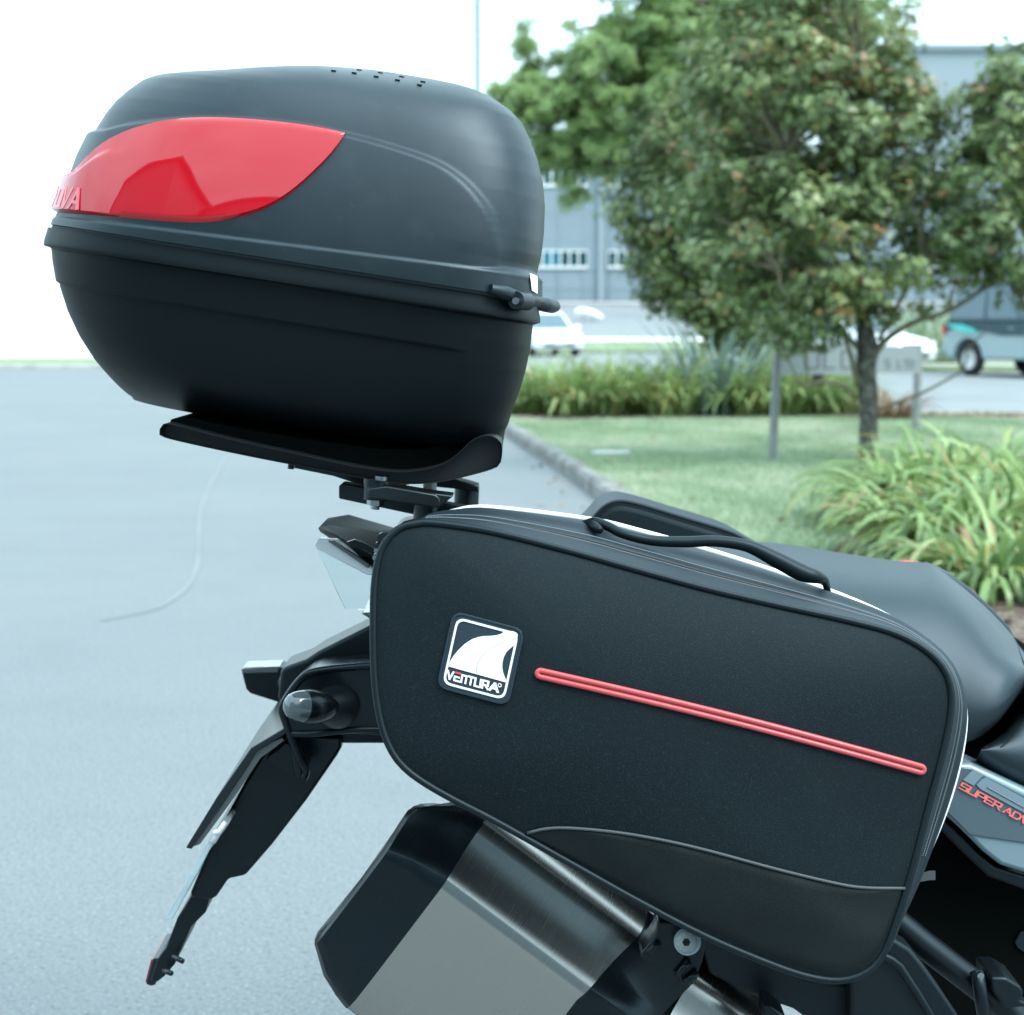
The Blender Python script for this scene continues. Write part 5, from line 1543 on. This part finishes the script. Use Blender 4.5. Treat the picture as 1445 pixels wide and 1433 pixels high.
cx_, cy_ = p.x - (math.cos(yw) * lx_ - math.sin(yw) * ly_), p.y + .1 - (math.sin(yw) * lx_ + math.cos(yw) * ly_)
car('two_tone_suv', 'silver and dark teal off-road car with turquoise side graphics at the right edge', (cx_, cy_, .004), yw, 4.7, 1.8, 2.0, M['carsilver'], 'suv', 'cars on the far street', two=M['carteal'], ride=.42, stripes=True)
wc = [at(812, 441, 73.0), at(824, 440, 73.0), at(836, 443, 73.0), at(850, 449, 73.0)]  # stand-in for an unidentified bright shape; its legs are added
g = Geo(); g.tube(catmull(wc, 5), np.interp(np.linspace(0, 1, 16), [0, .2, .7, 1], [.12, .19, .17, .10]), 12, flat=.9)
gg_ = thing('white_shape', (wc[1].x, 73.0, 1.1), 'small unidentified white shape on added legs on the grey ramp by the building', 'unidentified shape')
g.build('cover', M['carwhite'], gg_, smooth=True)
cyl('added_leg', (wc[1].x, 73.0, 1.0), (wc[1].x, 73.0, 1.45), .03, M['clad'], gg_); cyl('added_leg', (wc[2].x, 73.0, 1.0), (wc[2].x, 73.0, 1.38), .03, M['clad'], gg_)

# ------------------------------------------------------------------ sign between two posts
s1, s2 = gnd(1089, 652, LZ), gnd(1293, 606, LZ)
sg = thing('company_sign', tuple(s1), 'low metal company sign between two round grey posts on the lawn', 'sign')
z1t, z2t = at(1094, 497, s1.y).z, at(1293, 490, s2.y).z
cyl('post', (s1.x, s1.y, LZ - .1), (s1.x + .03, s1.y, z1t), .034, M['post'], sg, 24)
cyl('post', (s2.x, s2.y, LZ - .1), (s2.x, s2.y, z2t), .041, M['post'], sg, 24)
def sgp(t, z, off=0.0):
    d = (s2 - s1); n = Vector((-d.y, d.x, 0)).normalized() * -off
    q = s1 + d * t; return Vector((q.x + n.x, q.y + n.y, z))
def spz(py, t): return at(1100, py, s1.y + (s2.y - s1.y) * t).z
za = (at(1100, 486, s1.y).z, at(1285, 493, s2.y).z); zb = (at(1100, 530, s1.y).z, at(1285, 526, s2.y).z)
if (Vector((-(s2 - s1).y, (s2 - s1).x, 0))).y > 0: sgn_off = 1
vs = []
for o in (0.0, 0.03):
    vs += [sgp(.02, zb[0], o), sgp(.98, zb[1], o), sgp(.98, za[1], o), sgp(.02, za[0], o)]
sp_ = new_mesh('sign_panel', vs, [(0, 1, 2, 3), (7, 6, 5, 4), (0, 4, 5, 1), (1, 5, 6, 2), (2, 6, 7, 3), (3, 7, 4, 0)], M['signpanel'], sg)
g = Geo(); g.tube([sgp(.01, za[0] + .008, .015), sgp(.99, za[1] + .008, .015)], [.014, .014], 8); g.build('sign_rail', M['post'], sg)
def sign_text(body, t0, t1, h0, h1, w):
    gg = Geo()
    n = len(body)
    for i, ch in enumerate(body):
        if ch == ' ': continue
        tt0 = t0 + (t1 - t0) * i / n; dt = (t1 - t0) / n
        for l in FONT[ch]:
            def fm(x, y, h, tt0=tt0, dt=dt):
                t = tt0 + x * dt * .95
                zz0 = zb[0] + (zb[1] - zb[0]) * t; zz1 = za[0] + (za[1] - za[0]) * t
                # the panel side facing the camera
                return sgp(t, zz0 + (zz1 - zz0) * (h0 + (h1 - h0) * y), 0.032 + h)
            stroke_geo(gg, [l], w, fm, 0, .002)
    return gg
sign_text("OLD", .16, .50, .22, .82, .11).build('sign_lettering', M['signtext'], sg)
sign_text("S LTD", .70, .95, .20, .52, .15).build('sign_lettering', M['signtext'], sg)
g = Geo(); c_ = at(1154, 536, s1.y + .9); g.box(c_, (.09, .06, .09)); bevel(g.build('sign_light_box', M['bark'], sg), .006)

# ------------------------------------------------------------------ vegetation
def leaf_template(kind):
    if kind == 'maple':     # seven pointed lobes
        vs = [(0, 0, 0)]
        n = 7
        for k in range(n):
            a = math.radians(-126 + 252 * k / (n - 1))
            L = (0.55, .85, .95, 1.0, .95, .85, .55)[k]
            vs.append((math.sin(a) * L, math.cos(a) * L, -.12))
            if k < n - 1:
                a2 = math.radians(-126 + 252 * (k + .5) / (n - 1))
                vs.append((math.sin(a2) * .34, math.cos(a2) * .34, .03))
        fs = [(0, i, i + 1) for i in range(1, len(vs) - 1)]
        vs.append((0, -.9, -.05))
        return np.array(vs) * .5, fs
    if kind == 'oval':
        vs = [(0, -.5, 0), (.22, -.1, .04), (.16, .3, .02), (0, .55, -.06), (-.16, .3, .02), (-.22, -.1, .04)]
        return np.array(vs), [(0, 1, 5), (1, 2, 4), (1, 4, 5), (2, 3, 4)]
    if kind == 'sprig':     # a short shoot with leaflets on both sides
        vs, fs = [], []
        for k in range(4):
            y = -.4 + .25 * k
            for s in (-1, 1):
                o = len(vs)
                vs += [(0, y, 0), (s * .12, y + .16, .03), (s * .42, y + .24, -.03), (s * .2, y + .03, .02)]
                fs += [(o, o + 1, o + 3), (o + 1, o + 2, o + 3)]
        return np.array(vs), fs
def blob_points(blobs, n, shell=.55, rs=NR):
    """random points inside a union of ellipsoids, biased outwards"""
    w = np.array([b[3] * b[4] * b[5] for b in blobs]) ** .8; w /= w.sum()
    idx = rs.choice(len(blobs), n, p=w)
    B = np.array(blobs)[idx]
    d = rs.normal(size=(n, 3)); d /= np.linalg.norm(d, axis=1, keepdims=True)
    r = shell + (1 - shell) * rs.uniform(0, 1, n) ** .7
    return B[:, :3] + d * B[:, 3:6] * r[:, None], d
def crown_blob(px, py, Y, rx, ry, depth=None):
    p = at(px, py, Y); k = Y / FPX
    return (p.x, p.y, p.z, rx * k, depth if depth else rx * k * .9, ry * k)
def tree(name, label, base, blobs, mleaf, kind, ncl, nper, clr, lsize, trunk, limbs, toneb=0.4, tones=.22, red=None, group=None, parts=0, twigs=True, seed=1, droop=.2, cat='tree'):
    rs = np.random.RandomState(seed)
    root = thing(name, tuple(base), label, cat, group)
    if trunk:
        g = Geo(); pp = catmull([tuple(p) for p, r in trunk], 6)
        rr = np.interp(np.linspace(0, 1, len(pp)), np.linspace(0, 1, len(trunk)), [r for p, r in trunk])
        rr = [r * (1 + .10 * noise.noise(Vector(tuple(p)) * 6)) for r, p in zip(rr, pp)]
        g.tube(pp, rr, 14); g.build('trunk', M['bark'], root, smooth=True)
    C, D = blob_points(blobs, ncl, rs=rs)
    g = Geo()
    if limbs:
        for lb in limbs:
            pp = catmull([tuple(p) for p in lb[0]], 6)
            rr = np.linspace(lb[1], lb[2], len(pp))
            gg = Geo(); gg.tube(pp, rr, 8); gg.build('limb', M['twig'], root, smooth=True)
    if twigs and trunk:
        ends = [Vector(tuple(p)) for p, r in trunk[1:]]
        if limbs: ends += [Vector(tuple(q)) for lb in limbs for q in lb[0][1:]]
        for c in C[::3]:
            c = Vector(c)
            e = min(ends, key=lambda q: (q - c).length + max(0, q.z - c.z) * 1.5)
            m1 = e.lerp(c, .5) + Vector((rs.normal(0, .08), rs.normal(0, .08), rs.uniform(.0, .15))) * (c - e).length * .5
            g.tube(catmull([tuple(e), tuple(m1), tuple(c)], 4), np.linspace(.016, .003, 9) * max(1, base[1] / 18), 5)
        g.build('twigs', M['twig'], root, smooth=True, kind='stuff')
    n = ncl * nper
    ci = np.repeat(np.arange(ncl), nper)
    loc = rs.normal(size=(n, 3)); loc /= np.linalg.norm(loc, axis=1, keepdims=True)
    rad = rs.uniform(.15, 1, n) ** .6
    P_ = C[ci] + loc * (rad * clr)[:, None] * np.array([1, 1, .7])
    nr = loc * .6 + D[ci] * .5 + np.array([0, 0, .55]) + rs.normal(0, .45, (n, 3))
    base_t = toneb + .16 * rs.normal(size=ncl)[ci] + tones * rs.normal(size=n) * .6
    if red is not None:
        hi = rs.uniform(0, 1, ncl)
        z = C[:, 2]; zz = (z - z.min()) / (z.max() - z.min() + 1e-6)
        isr = (hi < red * (.4 + 1.2 * zz))[ci] & (rs.uniform(0, 1, n) < .55)
        base_t = np.where(isr, rs.uniform(.8, 1.0, n), base_t)
        one = rs.uniform(0, 1, n) < .012; base_t = np.where(one, rs.uniform(.88, 1, n), base_t)
    T, TF = leaf_template(kind)
    sc = lsize * rs.uniform(.65, 1.25, n)
    rot = rot_frames(nr, rs.uniform(0, 6.28, n))
    keep = np.ones(n, bool)
    if parts:
        # the leaves nearest the camera on the crown's face stand as objects of their own
        score = P_[:, 1] - base[1] + rs.uniform(0, .5, n)
        order = np.argsort(score)[:parts * 5]
        pick = rs.choice(order, parts, replace=False)
        keep[pick] = False
        mes = []
        for k in range(8):
            me = bpy.data.meshes.new('leaf')
            me.from_pydata((T * (0.95 + .02 * k)).tolist(), [], TF)
            a = me.attributes.new('tone', 'FLOAT', 'POINT'); a.data.foreach_set('value', np.full(len(T), [.15, .28, .38, .48, .58, .70, .84, .95][k], np.float32))
            me.materials.append(mleaf); mes.append(me)
        for i in pick:
            o = bpy.data.objects.new('leaf', mes[min(7, max(0, int(base_t[i] * 8)))])
            Mx = Matrix(((rot[i][0][0], rot[i][0][1], rot[i][0][2]), (rot[i][1][0], rot[i][1][1], rot[i][1][2]), (rot[i][2][0], rot[i][2][1], rot[i][2][2]))).to_4x4()
            o.matrix_local = Matrix.Translation(Vector(P_[i]) - Vector(base)) @ Mx @ Matrix.Scale(float(sc[i]), 4)
            o.parent = root
            COL.objects.link(o)
    scatter_mesh('crown', T, TF, P_[keep], rot[keep], sc[keep], np.clip(base_t[keep], 0, 1), mleaf, root, kind='stuff')
    return root

# the maple in front
mbx = gnd(1224, 658, LZ)
Ym = mbx.y
def a_(x, y, dy=0.0): return at(x, y, Ym + dy)
mtrunk = [(Vector((mbx.x, mbx.y, LZ - .05)), .075), (a_(1225, 620), .066), (a_(1226, 570), .074), (a_(1222, 520), .074), (a_(1224, 490), .080), (a_(1215, 430, .1), .05), (a_(1205, 340, .1), .038), (a_(1225, 230, .1), .028), (a_(1215, 80, .1), .014)]
mlimbs = [([a_(1228, 510), a_(1250, 480, -.1), a_(1290, 455, -.2), (a_(1340, 438, -.3)), a_(1400, 400, -.3)], .030, .016),
          ([a_(1222, 500), a_(1200, 480), a_(1185, 460, .1), a_(1170, 410, .2)], .026, .012),
          ([a_(1210, 545), a_(1200, 500, -.1), a_(1188, 470, -.1), a_(1160, 420, -.2)], .022, .010),
          ([a_(1208, 560), a_(1190, 545, -.1), a_(1160, 538, -.2), a_(1135, 545, -.2), a_(1118, 520, -.2), a_(1105, 490, -.2)], .015, .006),
          ([a_(1140, 540, -.2), a_(1138, 500, -.2), a_(1142, 470, -.1), a_(1130, 430, 0)], .010, .006),
          ([a_(1228, 580, .1), a_(1290, 560, .1), a_(1335, 537, .1), a_(1360, 520, .1), a_(1368, 490, .1), a_(1395, 465, .1)], .012, .006),
          ([a_(1180, 440), a_(1130, 425, -.3), a_(1105, 410, -.4), a_(1098, 380, -.4)], .02, .01),
          ([a_(1240, 480), a_(1262, 440, -.1), a_(1300, 370, -.2)], .02, .01),
          ([a_(1215, 430), a_(1160, 330, -.2), a_(1110, 220, -.2)], .022, .01)]
mb_ = [crown_blob(1130, 330, Ym, 150, 120), crown_blob(1110, 180, Ym, 140, 130), crown_blob(1180, 60, Ym, 120, 110), crown_blob(1090, 90, Ym - .1, 110, 110),
       crown_blob(1240, 200, Ym, 110, 120), crown_blob(1240, 350, Ym - .2, 130, 105), crown_blob(1150, 430, Ym, 110, 60), crown_blob(1020, 260, Ym + .3, 90, 90),
       crown_blob(1060, 350, Ym + .2, 90, 80), crown_blob(1262, 110, Ym + .2, 60, 70), crown_blob(1130, -60, Ym, 120, 70), crown_blob(1350, 375, Ym - .2, 70, 45), crown_blob(1300, 300, Ym, 70, 90), crown_blob(1345, 270, Ym + .3, 55, 60), crown_blob(1375, 345, Ym, 55, 45)]
mt = tree('maple_tree', 'leafy maple with grey trunk on the lawn between the sign posts, some leaves turning red', (mbx.x, mbx.y, LZ), mb_, M['maple'], 'maple', 430, 42, .19, .120, mtrunk, mlimbs, toneb=.38, red=.16, parts=300, seed=3)
for py in (614, 640):
    c = a_(1226, py)
    g = Geo(); g.tube([(c.x + math.cos(t) * .079, c.y + math.sin(t) * .079, c.z + .006 * math.sin(2 * t)) for t in [2 * math.pi * k / 20 for k in range(20)]], .006, 6, closed=True)
    g.build('tree_tie', M['tie'], mt, smooth=True)
# right-hand tree, mostly cut by the frame
Yr = 12.2
rb = Vector((at(1500, 600, Yr).x, Yr, LZ))
tree('maple_tree', 'second maple cut off by the right edge of the picture, pale slim branches', tuple(rb),
     [crown_blob(1440, 150, Yr, 75, 80), crown_blob(1420, 260, Yr, 85, 80), crown_blob(1450, 350, Yr, 90, 70), crown_blob(1530, 200, Yr, 110, 180), crown_blob(1465, 60, Yr, 50, 60), crown_blob(1395, 330, Yr, 50, 50), crown_blob(1392, 215, Yr, 45, 50), crown_blob(1400, 140, Yr, 38, 40)],
     M['maple'], 'maple', 170, 40, .17, .125, [(rb, .07), (at(1490, 450, Yr), .06), (at(1480, 250, Yr), .04), (at(1450, 60, Yr), .015)],
     [([at(1482, 520, Yr), at(1440, 420, Yr), at(1424, 350, Yr - .1), at(1440, 280, Yr)], .02, .010), ([at(1486, 400, Yr), at(1425, 290, Yr), at(1412, 220, Yr), at(1428, 130, Yr)], .018, .007),
      ([at(1486, 300, Yr), at(1440, 190, Yr), at(1405, 120, Yr)], .012, .006)], toneb=.36, red=.10, seed=5)
# the darker cone-shaped tree left of the maple
Yd = 20.3
db = Vector((at(1015, 540, Yd).x, Yd, LZ))
tree('broadleaf_tree', 'dense dark green tree with a crown tapering down to the flax plant', tuple(db),
     [crown_blob(960, 290, Yd, 95, 80), crown_blob(1000, 380, Yd, 100, 80), crown_blob(1040, 450, Yd, 75, 55), crown_blob(1000, 210, Yd, 110, 90), crown_blob(1060, 300, Yd + .3, 110, 120), crown_blob(900, 290, Yd, 45, 42), crown_blob(1035, 120, Yd, 80, 80), crown_blob(1075, 470, Yd, 60, 45), crown_blob(990, 430, Yd, 70, 50), crown_blob(945, 370, Yd, 60, 50)],
     M['darkleaf'], 'maple', 520, 44, .26, .135, [(db, .07), (at(1015, 480, Yd), .06), (at(1010, 350, Yd), .07), (at(1000, 200, Yd), .03)],
     None, toneb=.42, red=.13, seed=8)
# the bright blurred tree far behind
Yf_ = 33.0
fb = Vector((at(1010, 470, Yf_).x, Yf_, 0.1))
tree('ash_tree', 'tall bright green feathery tree behind, its shoots against the white sky', tuple(fb),
     [crown_blob(880, 120, Yf_, 120, 85), crown_blob(960, 60, Yf_, 110, 90), crown_blob(820, 175, Yf_, 95, 50), crown_blob(760, 130, Yf_, 62, 22), crown_blob(742, 88, Yf_, 13, 42), crown_blob(739, 48, Yf_, 8, 26),
      crown_blob(792, 72, Yf_, 14, 30), crown_blob(822, 55, Yf_, 18, 45), crown_blob(860, 18, Yf_, 17, 32), crown_blob(790, 215, Yf_, 45, 32), crown_blob(812, 255, Yf_, 22, 42), crown_blob(880, 215, Yf_, 80, 35), crown_blob(1000, 150, Yf_, 120, 100),
      crown_blob(800, 280, Yf_, 10, 25), crown_blob(745, 150, Yf_, 50, 40), crown_blob(1120, 60, Yf_, 150, 100), crown_blob(930, -30, Yf_, 60, 60), crown_blob(715, 128, Yf_, 25, 12)],
     M['farleaf'], 'sprig', 1250, 24, .24, .22, [(fb, .12), (at(1000, 300, Yf_), .11), (at(930, 150, Yf_), .10), (at(920, 20, Yf_), .03)],
     [([at(950, 300, Yf_), at(870, 225, Yf_), at(830, 190, Yf_), at(790, 160, Yf_), at(742, 100, Yf_)], .09, .02), ([at(945, 280, Yf_), at(850, 190, Yf_), at(825, 120, Yf_), at(820, 40, Yf_)], .06, .02)], toneb=.45, seed=9)

def clump(name, label, base, n, L, spread, w, mm, cat, group=None, seed=0, nparts=0, arch=1.0, tmid=.45, tsd=.22, jitter=.12, squash=1.0, lean=(0, 0)):
    """arching strap leaves from one crown"""
    rs = np.random.RandomState(seed)
    root = thing(name, tuple(base), label, cat, group)
    NS = 7
    def blade(len_, an, el, curl, width, o):
        pts = []; p = np.array(o, float); e = el
        d = np.array([math.cos(an), math.sin(an), 0])
        side = np.array([-math.sin(an), math.cos(an), 0])
        tw = rs.normal(0, .25)
        vs = []
        for k in range(NS + 1):
            t = k / NS
            ww = width * (0.55 + .9 * t) * (1 - t ** 2.2) ** .8 if t < 1 else 0
            s_ = side * math.cos(tw * t) + np.array([0, 0, 1]) * math.sin(tw * t)
            up = np.array([0, 0, 1.]) * .25 * ww
            vs += [p - s_ * ww + up, p.copy(), p + s_ * ww + up]
            e -= curl / NS * (0.4 + 1.2 * t)
            p = p + (d * math.cos(e) + np.array([0, 0, 1]) * math.sin(e)) * len_ / NS
            if p[2] < 0.01: p[2] = 0.01
        fs = []
        for k in range(NS):
            a = 3 * k
            fs += [(a, a + 1, a + 4, a + 3), (a + 1, a + 2, a + 5, a + 4)]
        return vs, fs
    if nparts:
        protos = []
        for k in range(16):
            vs, fs = blade(L * rs.uniform(.8, 1.1), 0.0, rs.uniform(.9, 1.45), rs.uniform(1.2, 2.5) * arch, w * rs.uniform(.8, 1.2), (0, 0, 0))
            me = bpy.data.meshes.new('leaf_blade'); me.from_pydata([tuple(v) for v in vs], [], fs); me.shade_smooth()
            tt = np.array([np.clip(rs.normal(tmid, tsd), 0, 1)] * len(vs)) if k < 13 else np.full(len(vs), rs.uniform(.85, 1))
            a = me.attributes.new('tone', 'FLOAT', 'POINT'); a.data.foreach_set('value', tt.astype(np.float32))
            me.materials.append(mm); protos.append(me)
        for i in range(nparts):
            o = bpy.data.objects.new('leaf_blade', protos[rs.randint(16)])
            r = spread * math.sqrt(rs.uniform(0, 1)); an = rs.uniform(0, 6.28)
            o.location = (r * math.cos(an), r * math.sin(an) * squash, 0)
            o.rotation_euler = (rs.normal(0, .12) + lean[0], rs.normal(0, .15) + lean[1], an + rs.normal(0, .7))
            o.scale = (1, 1, 1) if False else [rs.uniform(.75, 1.15)] * 3
            o.parent = root; COL.objects.link(o)
    V, F, Tn = [], [], []
    for i in range(n):
        r = spread * math.sqrt(rs.uniform(0, 1)); an = rs.uniform(0, 6.28)
        vs, fs = blade(L * rs.uniform(.6, 1.15), an + rs.normal(0, .6), rs.uniform(.85, 1.5), rs.uniform(.8, 2.5) * arch, w * rs.uniform(.7, 1.3), (r * math.cos(an), r * math.sin(an) * squash, 0))
        o = len(V); V += vs; F += [tuple(q + o for q in f) for f in fs]
        t = np.clip(rs.normal(tmid, tsd), 0, .88) if rs.uniform() > .08 else rs.uniform(.88, 1)
        Tn += [t] * len(vs)
    if n:
        me = bpy.data.meshes.new('foliage'); me.from_pydata([tuple(v) for v in V], [], F); me.shade_smooth()
        a = me.attributes.new('tone', 'FLOAT', 'POINT'); a.data.foreach_set('value', np.array(Tn, np.float32))
        me.materials.append(mm)
        o = bpy.data.objects.new('foliage', me); o.parent = root; COL.objects.link(o); o['kind'] = 'stuff'
    return root
# row of daylilies at the street side of the lawn
far_cl = [(718, 582, .42, 'short pale green strappy clump, first of the row beside the top case'), (758, 585, .55, 'bright green strappy clump just right of the top case'),
          (806, 588, .58, 'green and yellow strappy clump under the white hatchback'), (852, 588, .55, 'upright green strappy clump in the middle of the far row'),
          (902, 586, .60, 'strappy clump with yellow dying leaves in the far row'), (950, 588, .62, 'yellowish strappy clump below the flax plant'),
          (1002, 586, .55, 'green arching clump left of the first sign post'), (1050, 588, .60, 'deep green arching clump touching the first sign post'),
          (1100, 588, .62, 'arching green clump behind the first sign post'), (1148, 586, .58, 'green clump between the sign post and the maple trunk'),
          (1188, 584, .40, 'small green clump just left of the maple trunk')]
for i, (px, py, L, lab) in enumerate(far_cl):
    b = gnd(px, py, LZ + .01); b.y += .2
    clump('daylily_clump', lab, b, 190, L * 1.45, .30, .017, M['blade'], 'plant', 'strappy clumps along the far edge of the lawn', seed=20 + i, arch=.9, tmid=.52 if i not in (4, 5) else .68, tsd=.2)
    b2 = b + Vector((.18, .7, 0))
    if i < 10:
        clump('daylily_clump', 'back-row strappy clump behind ' + ('the first', 'the second', 'the third', 'the fourth', 'the fifth', 'the sixth', 'the seventh', 'the eighth', 'the ninth', 'the tenth')[i] + ' clump from the left in the far bed', b2, 130, L * 1.5, .34, .017, M['blade'], 'plant', 'back row of strappy clumps in the far bed', seed=50 + i, arch=.8, tmid=.5, tsd=.2)
clump('grass_tussock', 'rust brown grass tussock between the maple trunk and second sign post', gnd(1262, 592, LZ), 170, .48, .22, .010, M['brownleaf'], 'plant', seed=81, arch=.9)
b = gnd(1006, 545, LZ); b.y = 20.6
clump('flax_plant', 'tall grey-green flax with stiff sword leaves under the dark tree', (at(1002, 530, 19.9).x, 19.4, LZ), 95, 1.25, .36, .030, M['flax'], 'plant', seed=82, arch=.35, tmid=.5)
# big clumps near at right
near = [(1285, 790, 8.8, .44, 'near strappy clump at the left tip of the bed, with dry leaves and seed heads', 150, 160),
        (1318, 770, 9.2, .66, 'tall near clump behind the seat, standing highest in the bed', 150, 260),
        (1400, 760, 9.5, .68, 'broad near clump further right, beside the picture edge', 150, 260),
        (1352, 860, 7.7, .58, 'dense near clump right above the red edge of the seat', 150, 240),
        (1430, 850, 7.9, .62, 'near clump cut by the right edge, leaves hanging over the seat', 150, 240),
        (1425, 930, 6.8, .50, 'lowest near clump in front of the bark mulch by the seat nose', 110, 160),
        (1490, 820, 8.4, .64, 'clump beyond the right edge with its leaves reaching in', 100, 200)]
for i, (px, py, Y, L, lab, npar, nst) in enumerate(near):
    x = (px - CX) / FPX * Y
    clump('daylily_clump', lab, (x, Y, LZ + .01), nst, L, .30, .017, M['blade'], 'plant', 'large strappy clumps near at right', seed=100 + i, nparts=npar, arch=1.35, tmid=.36, tsd=.22)
# hedge shrub on the verge behind the second post and the blue-grey tall grass at right
clump('grass_tussock', 'tall pale grass growing on the verge behind the white saloon', (at(1325, 500, 43).x, 43, .1), 500, 1.6, 1.0, .02, M['grassblade'], 'plant', seed=120, arch=.25, tmid=.3)
# keep the picture's unit system plain
SC.unit_settings.system = 'METRIC'
